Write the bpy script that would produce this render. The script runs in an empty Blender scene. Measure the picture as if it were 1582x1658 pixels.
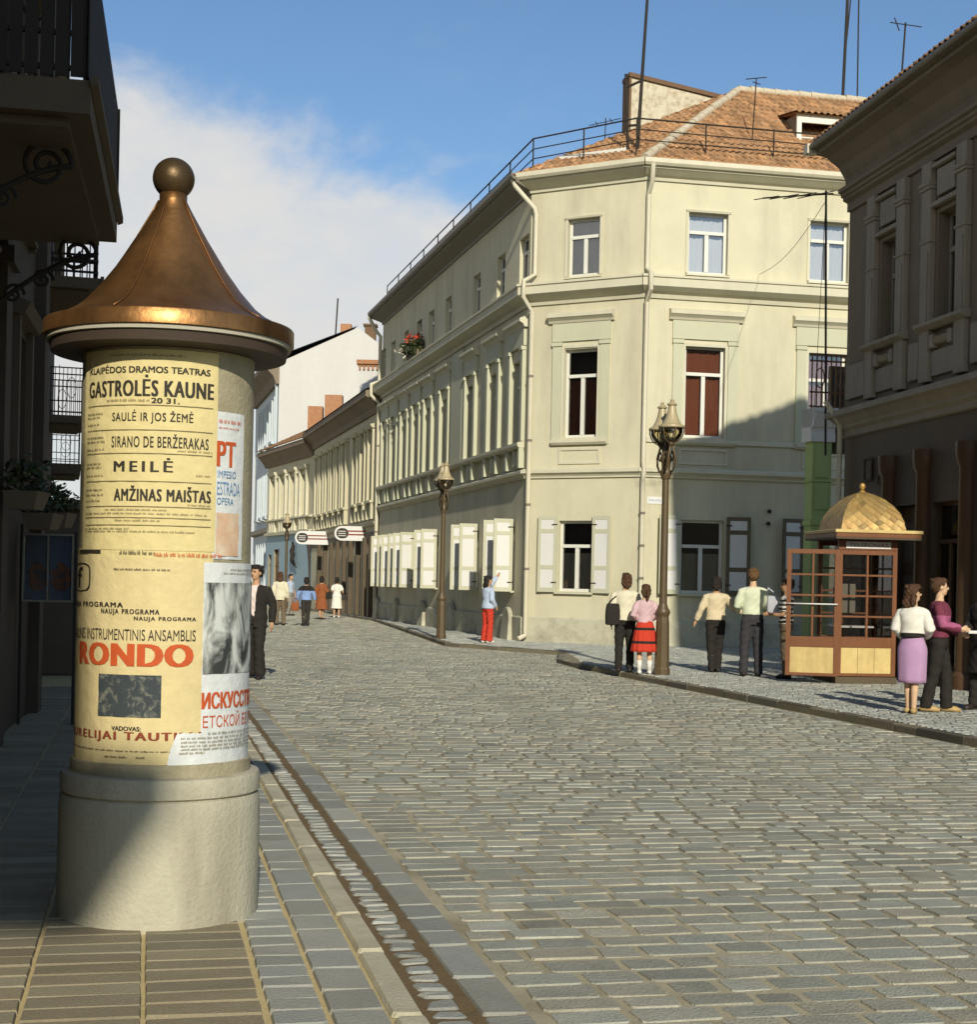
import bpy, bmesh, math, random
from mathutils import Vector, Matrix
R = math.radians
random.seed(7)
SC = bpy.context.scene
COL = SC.collection

# ------------------------------------------------------------------ camera
cd = bpy.data.cameras.new('camera')
cam = bpy.data.objects.new('camera', cd)
COL.objects.link(cam)
cd.sensor_fit = 'HORIZONTAL'
cd.sensor_width = 36.0
cd.lens = 55.75
cd.shift_y = 0.0727
cd.clip_start = 0.1
cd.clip_end = 1500
cam.matrix_world = Matrix.Translation((0, 0, 1.6)) @ Matrix.Rotation(R(90), 4, 'X') @ Matrix.Rotation(0.0215, 4, 'Z')
SC.camera = cam

# ------------------------------------------------------------------ sky, sun, exposure
SUN_AZ = 0.140          # sideways drift of the light per metre along the street
SUN_EL = R(26.5)
wd = bpy.data.worlds.new('World')
SC.world = wd
wd.use_nodes = True
wn, wl = wd.node_tree.nodes, wd.node_tree.links
wn.clear()

def N(nodes, typ, **kw):
    n = nodes.new(typ)
    for k, v in kw.items():
        if k.startswith('i_'):
            key = k[2:]
            n.inputs[int(key) if key.isdigit() else key].default_value = v
        else:
            setattr(n, k, v)
    return n

def mth(nodes, links, op, a, b=None, c=None, clamp=False):
    n = nodes.new('ShaderNodeMath')
    n.operation = op
    n.use_clamp = clamp
    for i, v in enumerate((a, b, c)):
        if v is None:
            continue
        if hasattr(v, 'is_linked'):
            links.new(v, n.inputs[i])
        else:
            n.inputs[i].default_value = v
    return n.outputs[0]

sky = N(wn, 'ShaderNodeTexSky', sky_type='NISHITA', sun_disc=False)
sky.sun_elevation = SUN_EL
sky.sun_rotation = math.atan2(SUN_AZ, -1.0)
sky.air_density = 1.0
sky.dust_density = 0.6
sky.ozone_density = 2.0
tc = N(wn, 'ShaderNodeTexCoord')
sx = N(wn, 'ShaderNodeSeparateXYZ')
wl.new(tc.outputs['Generated'], sx.inputs[0])
az = mth(wn, wl, 'ARCTAN2', sx.outputs[0], sx.outputs[1])
el = mth(wn, wl, 'ARCSINE', sx.outputs[2])
cb = N(wn, 'ShaderNodeCombineXYZ')
wl.new(az, cb.inputs[0])
wl.new(mth(wn, wl, 'MULTIPLY', el, 1.7), cb.inputs[1])
nz = N(wn, 'ShaderNodeTexNoise', i_Scale=5.2, i_Detail=9.0, i_Roughness=0.60, i_Distortion=0.25)
wl.new(cb.outputs[0], nz.inputs['Vector'])
# one broad bank of cumulus, highest in the north-west and sinking to the east
top = mth(wn, wl, 'MULTIPLY_ADD', mth(wn, wl, 'ADD', az, 0.25), -0.19, 0.300)
bank = mth(wn, wl, 'MULTIPLY', mth(wn, wl, 'SUBTRACT', top, el), 7.0)
side = mth(wn, wl, 'MULTIPLY', mth(wn, wl, 'ABSOLUTE', mth(wn, wl, 'ADD', az, 0.16)), -0.28)
dens = mth(wn, wl, 'ADD', mth(wn, wl, 'ADD', bank, side), mth(wn, wl, 'MULTIPLY', nz.outputs['Fac'], 1.5))
mr = N(wn, 'ShaderNodeMapRange', interpolation_type='SMOOTHSTEP')
wl.new(dens, mr.inputs[0])
mr.inputs[1].default_value = 0.55
mr.inputs[2].default_value = 1.0
nz2 = N(wn, 'ShaderNodeTexNoise', i_Scale=9.0, i_Detail=8.0, i_Roughness=0.62)
wl.new(cb.outputs[0], nz2.inputs['Vector'])
thin = N(wn, 'ShaderNodeMapRange')
wl.new(nz2.outputs['Fac'], thin.inputs[0])
thin.inputs[1].default_value = 0.42
thin.inputs[2].default_value = 0.62
thin.inputs[3].default_value = 0.82
thin.inputs[4].default_value = 1.0
wisp = N(wn, 'ShaderNodeMapRange', interpolation_type='SMOOTHSTEP')
nz3 = N(wn, 'ShaderNodeTexNoise', i_Scale=3.1, i_Detail=7.0, i_Roughness=0.65)
wl.new(cb.outputs[0], nz3.inputs['Vector'])
wl.new(nz3.outputs['Fac'], wisp.inputs[0])
wisp.inputs[1].default_value = 0.54
wisp.inputs[2].default_value = 0.80
wisp.inputs[4].default_value = 0.22
cloud = mth(wn, wl, 'MAXIMUM', mth(wn, wl, 'MULTIPLY', mr.outputs[0], thin.outputs[0]), wisp.outputs[0])
mixc = N(wn, 'ShaderNodeMix', data_type='RGBA')
wl.new(cloud, mixc.inputs[0])
tint = N(wn, 'ShaderNodeMix', data_type='RGBA', blend_type='MULTIPLY')
tint.inputs[0].default_value = 1.0
wl.new(sky.outputs[0], tint.inputs[6])
tint.inputs[7].default_value = (0.82, 0.97, 1.08, 1)
wl.new(tint.outputs[2], mixc.inputs[6])
mixc.inputs[7].default_value = (6.7, 6.65, 6.5, 1)
bg = N(wn, 'ShaderNodeBackground', i_Strength=0.11)
wl.new(mixc.outputs[2], bg.inputs[0])
wo = N(wn, 'ShaderNodeOutputWorld')
wl.new(bg.outputs[0], wo.inputs[0])

sd = bpy.data.lights.new('sun', 'SUN')
sd.energy = 4.4
sd.angle = R(0.9)
sd.color = (1.0, 0.93, 0.78)
sun = bpy.data.objects.new('sun', sd)
COL.objects.link(sun)
hx = math.hypot(SUN_AZ, 1)
sun.rotation_euler = Vector((-SUN_AZ / hx * math.cos(SUN_EL), 1 / hx * math.cos(SUN_EL), -math.sin(SUN_EL))).to_track_quat('-Z', 'Y').to_euler()
sun.location = (3, -20, 30)
SC.view_settings.view_transform = 'Standard'
SC.view_settings.look = 'None'
SC.view_settings.exposure = 0.0
SC.view_settings.gamma = 1.0
SC.view_settings.use_curve_mapping = False
SC.cycles.max_bounces = 6
SC.cycles.diffuse_bounces = 3
SC.cycles.glossy_bounces = 3
SC.cycles.transparent_max_bounces = 8
SC.cycles.caustics_reflective = False
SC.cycles.caustics_refractive = False

# ------------------------------------------------------------------ materials
def mat(name, col, rough=0.85, var=0.18, vs=2.5, bump=0.15, bs=60.0, metal=0.0, dirt=None, ds=0.6, damt=0.5, streak=False, attr=None, spec=0.3, fine=0.10):
    """a plain weathered surface: base colour, two scales of mottling, optional dirt patches, fine relief"""
    m = bpy.data.materials.new(name)
    m.use_nodes = True
    nt = m.node_tree
    nd, lk = nt.nodes, nt.links
    b = nd['Principled BSDF']
    b.inputs['Roughness'].default_value = rough
    b.inputs['Metallic'].default_value = metal
    b.inputs['Specular IOR Level'].default_value = spec
    g = N(nd, 'ShaderNodeNewGeometry')
    pos = g.outputs['Position']
    n1 = N(nd, 'ShaderNodeTexNoise', i_Scale=vs, i_Detail=6.0, i_Roughness=0.6)
    n2 = N(nd, 'ShaderNodeTexNoise', i_Scale=bs, i_Detail=3.0, i_Roughness=0.6)
    lk.new(pos, n1.inputs['Vector'])
    lk.new(pos, n2.inputs['Vector'])
    f1 = mth(nd, lk, 'MULTIPLY_ADD', n1.outputs['Fac'], 2 * var, 1 - var)
    f2 = mth(nd, lk, 'MULTIPLY_ADD', n2.outputs['Fac'], 2 * fine, 1 - fine)
    f = mth(nd, lk, 'MULTIPLY', f1, f2)
    base = N(nd, 'ShaderNodeRGB')
    base.outputs[0].default_value = (*col, 1)
    c = base.outputs[0]
    if attr:
        a = N(nd, 'ShaderNodeAttribute', attribute_name=attr)
        mx = N(nd, 'ShaderNodeMix', data_type='RGBA', blend_type='MULTIPLY')
        mx.inputs[0].default_value = 1.0
        lk.new(c, mx.inputs[6])
        lk.new(a.outputs['Color'], mx.inputs[7])
        c = mx.outputs[2]
    if dirt:
        n3 = N(nd, 'ShaderNodeTexNoise', i_Scale=ds, i_Detail=7.0, i_Roughness=0.65)
        if streak:
            mp = N(nd, 'ShaderNodeMapping')
            mp.inputs['Scale'].default_value = (1.0, 1.0, 0.16)
            lk.new(pos, mp.inputs[0])
            lk.new(mp.outputs[0], n3.inputs['Vector'])
        else:
            lk.new(pos, n3.inputs['Vector'])
        r = N(nd, 'ShaderNodeMapRange')
        lk.new(n3.outputs['Fac'], r.inputs[0])
        r.inputs[1].default_value = 0.46
        r.inputs[2].default_value = 0.72
        r.inputs[4].default_value = damt
        mx = N(nd, 'ShaderNodeMix', data_type='RGBA')
        lk.new(r.outputs[0], mx.inputs[0])
        lk.new(c, mx.inputs[6])
        mx.inputs[7].default_value = (*dirt, 1)
        c = mx.outputs[2]
    v = N(nd, 'ShaderNodeVectorMath', operation='SCALE')
    lk.new(c, v.inputs[0])
    lk.new(f, v.inputs['Scale'])
    lk.new(v.outputs[0], b.inputs['Base Color'])
    if bump > 0:
        bp = N(nd, 'ShaderNodeBump', i_Strength=bump, i_Distance=0.02)
        lk.new(n2.outputs['Fac'], bp.inputs['Height'])
        lk.new(bp.outputs[0], b.inputs['Normal'])
    if metal > 0.3:
        rr = mth(nd, lk, 'MULTIPLY_ADD', n1.outputs['Fac'], 0.3, rough - 0.15)
        lk.new(rr, b.inputs['Roughness'])
    return m

def glass(name, tint=(0.02, 0.025, 0.03), refl=0.10):
    m = bpy.data.materials.new(name)
    m.use_nodes = True
    nd, lk = m.node_tree.nodes, m.node_tree.links
    nd.remove(nd['Principled BSDF'])
    t = N(nd, 'ShaderNodeBsdfTransparent')
    t.inputs[0].default_value = (*[1 - k for k in tint], 1)
    gl = N(nd, 'ShaderNodeBsdfGlossy', i_Roughness=0.03)
    fr = N(nd, 'ShaderNodeFresnel', i_IOR=1.5)
    g = N(nd, 'ShaderNodeNewGeometry')
    nz = N(nd, 'ShaderNodeTexNoise', i_Scale=1.3, i_Detail=2.0)
    lk.new(g.outputs['Position'], nz.inputs['Vector'])
    bp = N(nd, 'ShaderNodeBump', i_Strength=0.06, i_Distance=0.05)
    lk.new(nz.outputs['Fac'], bp.inputs['Height'])
    lk.new(bp.outputs[0], gl.inputs['Normal'])
    mx = N(nd, 'ShaderNodeMixShader')
    lk.new(mth(nd, lk, 'MULTIPLY_ADD', fr.outputs[0], 1.0, refl, clamp=True), mx.inputs[0])
    lk.new(t.outputs[0], mx.inputs[1])
    lk.new(gl.outputs[0], mx.inputs[2])
    lk.new(mx.outputs[0], nd['Material Output'].inputs[0])
    return m

def photo_mat(name, dark, light, scale, lo=0.4, hi=0.65, vec=(1, 1, 1)):
    """a printed halftone picture: irregular light and dark shapes"""
    m = bpy.data.materials.new(name)
    m.use_nodes = True
    nd, lk = m.node_tree.nodes, m.node_tree.links
    b = nd['Principled BSDF']
    b.inputs['Roughness'].default_value = 0.8
    g = N(nd, 'ShaderNodeNewGeometry')
    mp = N(nd, 'ShaderNodeMapping')
    mp.inputs['Scale'].default_value = vec
    lk.new(g.outputs['Position'], mp.inputs[0])
    n = N(nd, 'ShaderNodeTexNoise', i_Scale=scale, i_Detail=5.0, i_Roughness=0.62, i_Distortion=0.6)
    lk.new(mp.outputs[0], n.inputs['Vector'])
    r = N(nd, 'ShaderNodeMapRange')
    lk.new(n.outputs['Fac'], r.inputs[0])
    r.inputs[1].default_value = lo
    r.inputs[2].default_value = hi
    mx = N(nd, 'ShaderNodeMix', data_type='RGBA')
    lk.new(r.outputs[0], mx.inputs[0])
    mx.inputs[6].default_value = (*dark, 1)
    mx.inputs[7].default_value = (*light, 1)
    lk.new(mx.outputs[2], b.inputs['Base Color'])
    return m

# ------------------------------------------------------------------ mesh helpers
class Fr:
    """a facade frame: u runs along it, w points out of it, z is up"""
    def __init__(s, p, q, side=1):
        s.p = Vector((p[0], p[1], 0))
        d = Vector((q[0] - p[0], q[1] - p[1], 0))
        s.L = d.length
        s.d = d / s.L
        s.n = Vector((s.d.y, -s.d.x, 0)) * side
    def at(s, u, w, z):
        v = s.p + s.d * u + s.n * w
        return (v.x, v.y, z)

W0 = Fr((0, 0), (1, 0), -1)     # plain world frame: u = x, w = y

class MB:
    def __init__(s):
        s.v, s.f, s.c = [], [], []
    def add(s, vs, fs, col=None):
        o = len(s.v)
        s.v += [tuple(x) for x in vs]
        s.f += [tuple(i + o for i in f) for f in fs]
        s.c += [col or (1, 1, 1)] * len(vs)
        return s
    def box(s, fr, u0, u1, w0, w1, z0, z1):
        vs = [fr.at(u, w, z) for z in (z0, z1) for w in (w0, w1) for u in (u0, u1)]
        return s.add(vs, [(0, 1, 3, 2), (4, 6, 7, 5), (0, 4, 5, 1), (2, 3, 7, 6), (0, 2, 6, 4), (1, 5, 7, 3)])
    def prism(s, fr, prof, u0, u1, k0=0.0, k1=0.0):
        """a moulding of (w, z) profile along u; k mitres its ends"""
        n = len(prof)
        vs = [fr.at(u0 - k0 * w, w, z) for w, z in prof] + [fr.at(u1 + k1 * w, w, z) for w, z in prof]
        fs = [(i, (i + 1) % n, n + (i + 1) % n, n + i) for i in range(n)]
        return s.add(vs, fs + [tuple(range(n))[::-1], tuple(range(n, 2 * n))])
    def slab(s, pts, z0, z1):
        n = len(pts)
        vs = [(x, y, z0) for x, y in pts] + [(x, y, z1) for x, y in pts]
        fs = [(i, (i + 1) % n, n + (i + 1) % n, n + i) for i in range(n)]
        return s.add(vs, fs + [tuple(range(n))[::-1], tuple(range(n, 2 * n))])
    def lathe(s, c, prof, n=32, a0=0.0):
        """prof: (r, z) from bottom to top around vertical axis at c"""
        m = len(prof)
        vs = []
        for r, z in prof:
            for i in range(n):
                a = a0 + 2 * math.pi * i / n
                vs.append((c[0] + r * math.cos(a), c[1] + r * math.sin(a), z))
        fs = [(j * n + i, j * n + (i + 1) % n, (j + 1) * n + (i + 1) % n, (j + 1) * n + i) for j in range(m - 1) for i in range(n)]
        return s.add(vs, fs + [tuple(range(n))[::-1], tuple(range((m - 1) * n, m * n))])
    def tube(s, pts, r, n=8):
        """round bar through points; r a number or one radius per point"""
        pts = [Vector(p) for p in pts]
        rs = r if isinstance(r, (list, tuple)) else [r] * len(pts)
        vs = []
        ref = None
        for i, p in enumerate(pts):
            t = (pts[min(i + 1, len(pts) - 1)] - pts[max(i - 1, 0)]).normalized()
            if ref is None:
                ref = Vector((0, 0, 1)) if abs(t.z) < 0.9 else Vector((1, 0, 0))
            a = (ref - t * ref.dot(t))
            if a.length < 1e-5:
                a = t.orthogonal()
            a.normalize()
            ref = a
            b = t.cross(a)
            for k in range(n):
                q = 2 * math.pi * k / n
                vs.append(p + (a * math.cos(q) + b * math.sin(q)) * rs[i])
        m = len(pts)
        fs = [(j * n + i, j * n + (i + 1) % n, (j + 1) * n + (i + 1) % n, (j + 1) * n + i) for j in range(m - 1) for i in range(n)]
        return s.add(vs, fs + [tuple(range(n))[::-1], tuple(range((m - 1) * n, m * n))])
    def ball(s, c, r, n=12, m=8):
        """ellipsoid: r a number or (rx, ry, rz)"""
        r = r if isinstance(r, (list, tuple)) else (r, r, r)
        vs = [(c[0], c[1], c[2] - r[2])]
        for j in range(1, m):
            t = math.pi * j / m - math.pi / 2
            for i in range(n):
                a = 2 * math.pi * i / n
                vs.append((c[0] + r[0] * math.cos(t) * math.cos(a), c[1] + r[1] * math.cos(t) * math.sin(a), c[2] + r[2] * math.sin(t)))
        vs.append((c[0], c[1], c[2] + r[2]))
        fs = [(0, 1 + (i + 1) % n, 1 + i) for i in range(n)]
        fs += [(1 + j * n + i, 1 + j * n + (i + 1) % n, 1 + (j + 1) * n + (i + 1) % n, 1 + (j + 1) * n + i) for j in range(m - 2) for i in range(n)]
        o = 1 + (m - 2) * n
        fs += [(o + i, o + (i + 1) % n, len(vs) - 1) for i in range(n)]
        return s.add(vs, fs)
    def mesh(s, name, normals=True, colors=False):
        me = bpy.data.meshes.new(name)
        me.from_pydata(s.v, [], s.f)
        if colors:
            a = me.color_attributes.new('Col', 'FLOAT_COLOR', 'POINT')
            flat = []
            for c in s.c:
                flat += [c[0], c[1], c[2], 1.0]
            a.data.foreach_set('color', flat)
        if normals:
            bm = bmesh.new()
            bm.from_mesh(me)
            bmesh.ops.recalc_face_normals(bm, faces=bm.faces)
            bm.to_mesh(me)
            bm.free()
        me.update()
        return me
    def build(s, name, m, parent=None, smooth=False, bevel=0.0, normals=True, colors=False):
        return put(name, s.mesh(name, normals, colors), m, parent, smooth, bevel)

def put(name, me, m, parent=None, smooth=False, bevel=0.0):
    o = bpy.data.objects.new(name, me)
    COL.objects.link(o)
    me.materials.append(m)
    if smooth:
        for p in me.polygons:
            p.use_smooth = True
        if smooth == 'auto':
            try:
                me.set_sharp_from_angle(angle=R(38))
            except Exception:
                pass
    if bevel:
        b = o.modifiers.new('edge', 'BEVEL')
        b.width = bevel
        b.segments = 2
        b.limit_method = 'ANGLE'
        b.angle_limit = R(40)
    if parent is not None:
        o.parent = parent
        if parent.type == 'EMPTY':
            o.matrix_parent_inverse = Matrix.Translation(-parent.location)
    return o

def tag(o, label=None, cat=None, group=None, kind=None):
    if label: o['label'] = label
    if cat: o['category'] = cat
    if group: o['group'] = group
    if kind: o['kind'] = kind
    return o

def thing(name, label, cat, loc=(0, 0, 0), group=None):
    o = bpy.data.objects.new(name, None)
    o.empty_display_size = 0.2
    COL.objects.link(o)
    o.location = loc
    return tag(o, label, cat, group, 'thing')

def kids(o):
    return [c for c in COL.objects if c.parent == o]

def dup(root, loc, rotz=0.0, label=None):
    r = root.copy()
    COL.objects.link(r)
    r.location = loc
    r.rotation_euler = (0, 0, rotz)
    if label: r['label'] = label
    for ch in kids(root):
        c = ch.copy()
        COL.objects.link(c)
        c.parent = r
        for g in kids(ch):
            d = g.copy()
            COL.objects.link(d)
            d.parent = c
    return r

def facade(fr, u0, u1, z0, z1, holes, depth=0.22, mb=None):
    """wall face with real openings and their reveals"""
    mb = mb or MB()
    us = sorted({u0, u1, *[h[0] for h in holes], *[h[1] for h in holes]})
    zs = sorted({z0, z1, *[h[2] for h in holes], *[h[3] for h in holes]})
    us = [u for u in us if u0 <= u <= u1]
    zs = [z for z in zs if z0 <= z <= z1]
    for a, b in zip(us, us[1:]):
        for c, d in zip(zs, zs[1:]):
            um, zm = (a + b) / 2, (c + d) / 2
            if any(h[0] < um < h[1] and h[2] < zm < h[3] for h in holes):
                continue
            mb.add([fr.at(a, 0, c), fr.at(b, 0, c), fr.at(b, 0, d), fr.at(a, 0, d)], [(0, 1, 2, 3)])
    for a, b, c, d in [h[:4] for h in holes]:
        for (p, q) in (((a, c), (b, c)), ((b, c), (b, d)), ((b, d), (a, d)), ((a, d), (a, c))):
            mb.add([fr.at(p[0], 0, p[1]), fr.at(q[0], 0, q[1]), fr.at(q[0], -depth, q[1]), fr.at(p[0], -depth, p[1])], [(0, 1, 2, 3)])
    return mb

def window(fr, a, b, c, d, parent, fm, gm, curtain=None, sill=None, transom=0.70, w=-0.13, mull=True, fw=0.06, sillw=0.10, name='window', low=1.0):
    """frame with transom and mullion; pane, curtain and sill are its sub-parts"""
    m = MB()
    m.box(fr, a, a + fw, w - 0.05, w, c, d).box(fr, b - fw, b, w - 0.05, w, c, d)
    m.box(fr, a + fw, b - fw, w - 0.05, w, c, c + fw).box(fr, a + fw, b - fw, w - 0.05, w, d - fw, d)
    zt = c + (d - c) * transom
    if transom < 1:
        m.box(fr, a + fw, b - fw, w - 0.05, w + 0.03, zt, zt + fw * 1.2)
    else:
        zt = d - fw
    if mull:
        um = (a + b) / 2
        m.box(fr, um - fw * 0.75, um + fw * 0.75, w - 0.05, w + 0.015, c + fw, zt)
    f = m.build(name, fm, parent)
    MB().box(fr, a + fw * .6, b - fw * .6, w - 0.035, w - 0.028, c + fw * .6, d - fw * .6).build('pane', gm, f)
    if curtain:
        q = MB()
        n = 24
        vs, fs = [], []
        zt2 = c + (d - c) * low
        ww = w - 0.12
        for i in range(n + 1):
            u = a + 0.02 + (b - a - 0.04) * i / n
            dw = 0.018 * math.sin(i * 2.1) + 0.01 * math.sin(i * 0.9)
            vs += [fr.at(u, ww + dw, c + 0.01), fr.at(u, ww + dw, zt2 - 0.01)]
        fs = [(2 * i, 2 * i + 2, 2 * i + 3, 2 * i + 1) for i in range(n)]
        q.add(vs, fs).build('curtain', curtain, f, smooth=True, normals=False)
    if sill:
        MB().prism(fr, [(w, c - 0.05), (sillw, c - 0.07), (sillw, c - 0.03), (w, c + 0.002)], a - 0.06, b + 0.06).build('sill', sill, f)
    return f

def lettering(txt, bold=0.0, tess=False, sp=1.0):
    """the flat outline of a line of text, as vertices and faces in its own plane"""
    cu = bpy.data.curves.new('txt', 'FONT')
    cu.body = txt
    cu.size = 1.0
    cu.space_character = sp
    cu.resolution_u = 3
    o = bpy.data.objects.new('txt', cu)
    COL.objects.link(o)
    bpy.context.view_layer.update()
    me = o.evaluated_get(bpy.context.evaluated_depsgraph_get()).to_mesh()
    vs = [v.co.copy() for v in me.vertices]
    fs = [tuple(p.vertices) for p in me.polygons]
    o.to_mesh_clear()
    bpy.data.objects.remove(o)
    bpy.data.curves.remove(cu)
    if tess:
        bm = bmesh.new()
        bv = [bm.verts.new(v) for v in vs]
        for f in fs:
            try: bm.faces.new([bv[i] for i in f])
            except ValueError: pass
        for _ in range(3):
            bmesh.ops.triangulate(bm, faces=bm.faces)
            lg = [e for e in bm.edges if abs(e.verts[0].co.x - e.verts[1].co.x) > .14]
            if not lg: break
            bmesh.ops.subdivide_edges(bm, edges=lg, cuts=1)
        bmesh.ops.triangulate(bm, faces=bm.faces)
        bm.verts.index_update()
        vs = [v.co.copy() for v in bm.verts]
        fs = [tuple(v.index for v in f.verts) for f in bm.faces]
        bm.free()
    x0, x1 = min(v.x for v in vs), max(v.x for v in vs)
    y0, y1 = min(v.y for v in vs), max(v.y for v in vs)
    return [((v.x - x0) / (x1 - x0), (v.y - y0) / (y1 - y0)) for v in vs], fs

def text_on(fr, txt, u0, u1, z0, z1, w, m, parent, bold=0.0, name='lettering'):
    vs, fs = lettering(txt, bold)
    return MB().add([fr.at(u0 + x * (u1 - u0), w, z0 + y * (z1 - z0)) for x, y in vs], fs).build(name, m, parent, normals=False)

# ------------------------------------------------------------------ material set
M = {}
M['cream'] = mat('cream plaster', (0.575, 0.54, 0.385), var=0.10, vs=1.6, bs=35, bump=0.25, dirt=(0.36, 0.33, 0.235), ds=0.9, damt=0.62, streak=True, fine=0.05)
M['cream_trim'] = mat('pale trim plaster', (0.58, 0.55, 0.41), var=0.09, bs=45, bump=0.15, dirt=(0.38, 0.35, 0.25), ds=1.2, damt=0.35, streak=True, fine=0.05)
M['sage'] = mat('grey green plaster', (0.50, 0.50, 0.36), var=0.07, bs=40, bump=0.10, dirt=(0.45, 0.44, 0.32), ds=1.0, damt=0.4, streak=True, fine=0.05)
M['socle'] = mat('grey socle render', (0.50, 0.48, 0.36), var=0.12, bs=30, bump=0.25, dirt=(0.24, 0.22, 0.16), ds=1.4, damt=0.85)
M['white'] = mat('white window paint', (0.66, 0.65, 0.58), rough=0.55, var=0.05, bump=0.03)
M['fascia'] = mat('greyed fascia paint', (0.40, 0.37, 0.29), rough=0.7, var=0.15)
M['panelwhite'] = mat('white shutter panel', (0.66, 0.655, 0.625), rough=0.6, var=0.05, bump=0.04, dirt=(0.6, 0.58, 0.5), ds=2.5, damt=0.3, streak=True)
M['shutter'] = mat('khaki shutter paint', (0.50, 0.49, 0.36), rough=0.6, var=0.08, bump=0.06)
M['shutter_shaded'] = mat('shaded shutter brown', (0.13, 0.105, 0.062), rough=0.6, var=0.12, bump=0.06)  # darker copy of the shutter colour; shade on the right face painted in
M['zinc'] = mat('painted zinc pipe', (0.60, 0.56, 0.42), rough=0.5, var=0.10, bump=0.05, dirt=(0.4, 0.36, 0.26), ds=2, damt=0.4, streak=True)
M['gutterdark'] = mat('weathered tin', (0.20, 0.18, 0.14), rough=0.6, var=0.2, bump=0.08)
M['iron'] = mat('dark iron', (0.035, 0.03, 0.025), rough=0.7, var=0.25, bump=0.1, bs=90, spec=0.12)
M['tile'] = mat('orange clay tile', (0.34, 0.19, 0.092), var=0.28, vs=5.0, bs=22, bump=0.3, dirt=(0.22, 0.13, 0.07), ds=1.6, damt=0.7, attr='Col')
M['mortar'] = mat('lime mortar', (0.52, 0.46, 0.34), var=0.22, vs=9, bump=0.5, bs=30, dirt=(0.35, 0.26, 0.17), ds=4, damt=0.6)
M['brickwhite'] = mat('whitewashed brick', (0.55, 0.50, 0.37), var=0.3, vs=8, bump=0.7, bs=14, dirt=(0.33, 0.25, 0.16), ds=6, damt=0.9)
M['brickred'] = mat('red brick', (0.36, 0.17, 0.08), var=0.25, vs=9, bump=0.4, bs=30, dirt=(0.45, 0.3, 0.18), ds=5, damt=0.5)
M['brown'] = mat('brown cap tin', (0.15, 0.09, 0.05), var=0.2)
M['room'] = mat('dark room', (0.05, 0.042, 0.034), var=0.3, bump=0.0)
M['curtain'] = mat('pale curtain', (0.62, 0.66, 0.70), rough=0.95, var=0.06, bump=0.05)
M['curtain_red'] = mat('rust red curtain', (0.20, 0.065, 0.035), rough=0.95, var=0.12, bump=0.05)
M['net'] = mat('grey net curtain', (0.40, 0.38, 0.31), rough=0.95, var=0.12, bump=0.05)
M['glass'] = glass('window glass')
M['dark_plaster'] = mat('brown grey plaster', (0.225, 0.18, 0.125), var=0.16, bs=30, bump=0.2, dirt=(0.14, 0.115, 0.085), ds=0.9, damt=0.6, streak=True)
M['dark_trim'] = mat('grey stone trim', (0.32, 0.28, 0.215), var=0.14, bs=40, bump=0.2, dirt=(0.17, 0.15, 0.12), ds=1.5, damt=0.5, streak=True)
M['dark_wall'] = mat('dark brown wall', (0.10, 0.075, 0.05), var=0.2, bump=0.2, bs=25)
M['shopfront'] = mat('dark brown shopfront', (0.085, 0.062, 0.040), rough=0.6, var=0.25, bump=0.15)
M['rust'] = mat('rust brown paint', (0.17, 0.085, 0.04), rough=0.5, var=0.2, bump=0.08)
M['green'] = mat('green gate plaster', (0.42, 0.54, 0.22), var=0.08, bump=0.12, bs=35, dirt=(0.3, 0.4, 0.18), ds=1.5, damt=0.4)
M['graywhite'] = mat('white stone capital', (0.75, 0.75, 0.72), var=0.06, bump=0.06)
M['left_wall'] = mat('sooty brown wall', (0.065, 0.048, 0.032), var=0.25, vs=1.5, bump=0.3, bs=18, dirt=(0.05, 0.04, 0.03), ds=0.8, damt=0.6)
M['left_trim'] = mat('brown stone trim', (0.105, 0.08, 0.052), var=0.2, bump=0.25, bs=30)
M['copper'] = mat('aged copper', (0.36, 0.18, 0.065), rough=0.40, var=0.35, vs=3.0, bump=0.10, bs=24, metal=0.85, dirt=(0.07, 0.037, 0.017), ds=1.7, damt=1.0, streak=True)
M['copperdark'] = mat('dark bronze', (0.10, 0.065, 0.03), rough=0.42, var=0.3, bump=0.1, metal=0.6)
M['underlid'] = mat('brown tin soffit', (0.06, 0.042, 0.03), rough=0.6, var=0.2, bump=0.1)
M['conc'] = mat('pale concrete', (0.46, 0.43, 0.32), var=0.12, vs=3, bump=0.35, bs=45, dirt=(0.24, 0.21, 0.15), ds=2.4, damt=0.75, streak=True)
M['drum'] = mat('drum render', (0.36, 0.32, 0.21), var=0.18, vs=6, bump=0.35, bs=50, dirt=(0.22, 0.19, 0.12), ds=5, damt=0.6)
M['paper_y'] = mat('yellow poster paper', (0.64, 0.54, 0.26), rough=0.7, var=0.08, vs=4, bump=0.35, bs=16, dirt=(0.68, 0.56, 0.26), ds=3, damt=0.6)
M['paper_y2'] = mat('faded yellow paper', (0.62, 0.51, 0.26), rough=0.7, var=0.09, vs=4, bump=0.35, bs=16, dirt=(0.62, 0.50, 0.26), ds=3, damt=0.6)
M['paper_w'] = mat('white poster paper', (0.64, 0.66, 0.64), rough=0.7, var=0.07, vs=4, bump=0.35, bs=16)
M['stain'] = mat('orange stained paper', (0.60, 0.40, 0.26), rough=0.8, var=0.3, vs=9, bump=0.1, dirt=(0.68, 0.6, 0.45), ds=7, damt=0.8)
M['ink'] = mat('black ink', (0.035, 0.03, 0.022), rough=0.7, var=0.3, vs=25, bump=0.0)
M['inkfaint'] = mat('thin grey ink', (0.20, 0.16, 0.08), rough=0.7, var=0.3, vs=25, bump=0.0)
M['inkred'] = mat('red ink', (0.50, 0.085, 0.02), rough=0.7, var=0.2, vs=14, bump=0.0)
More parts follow.
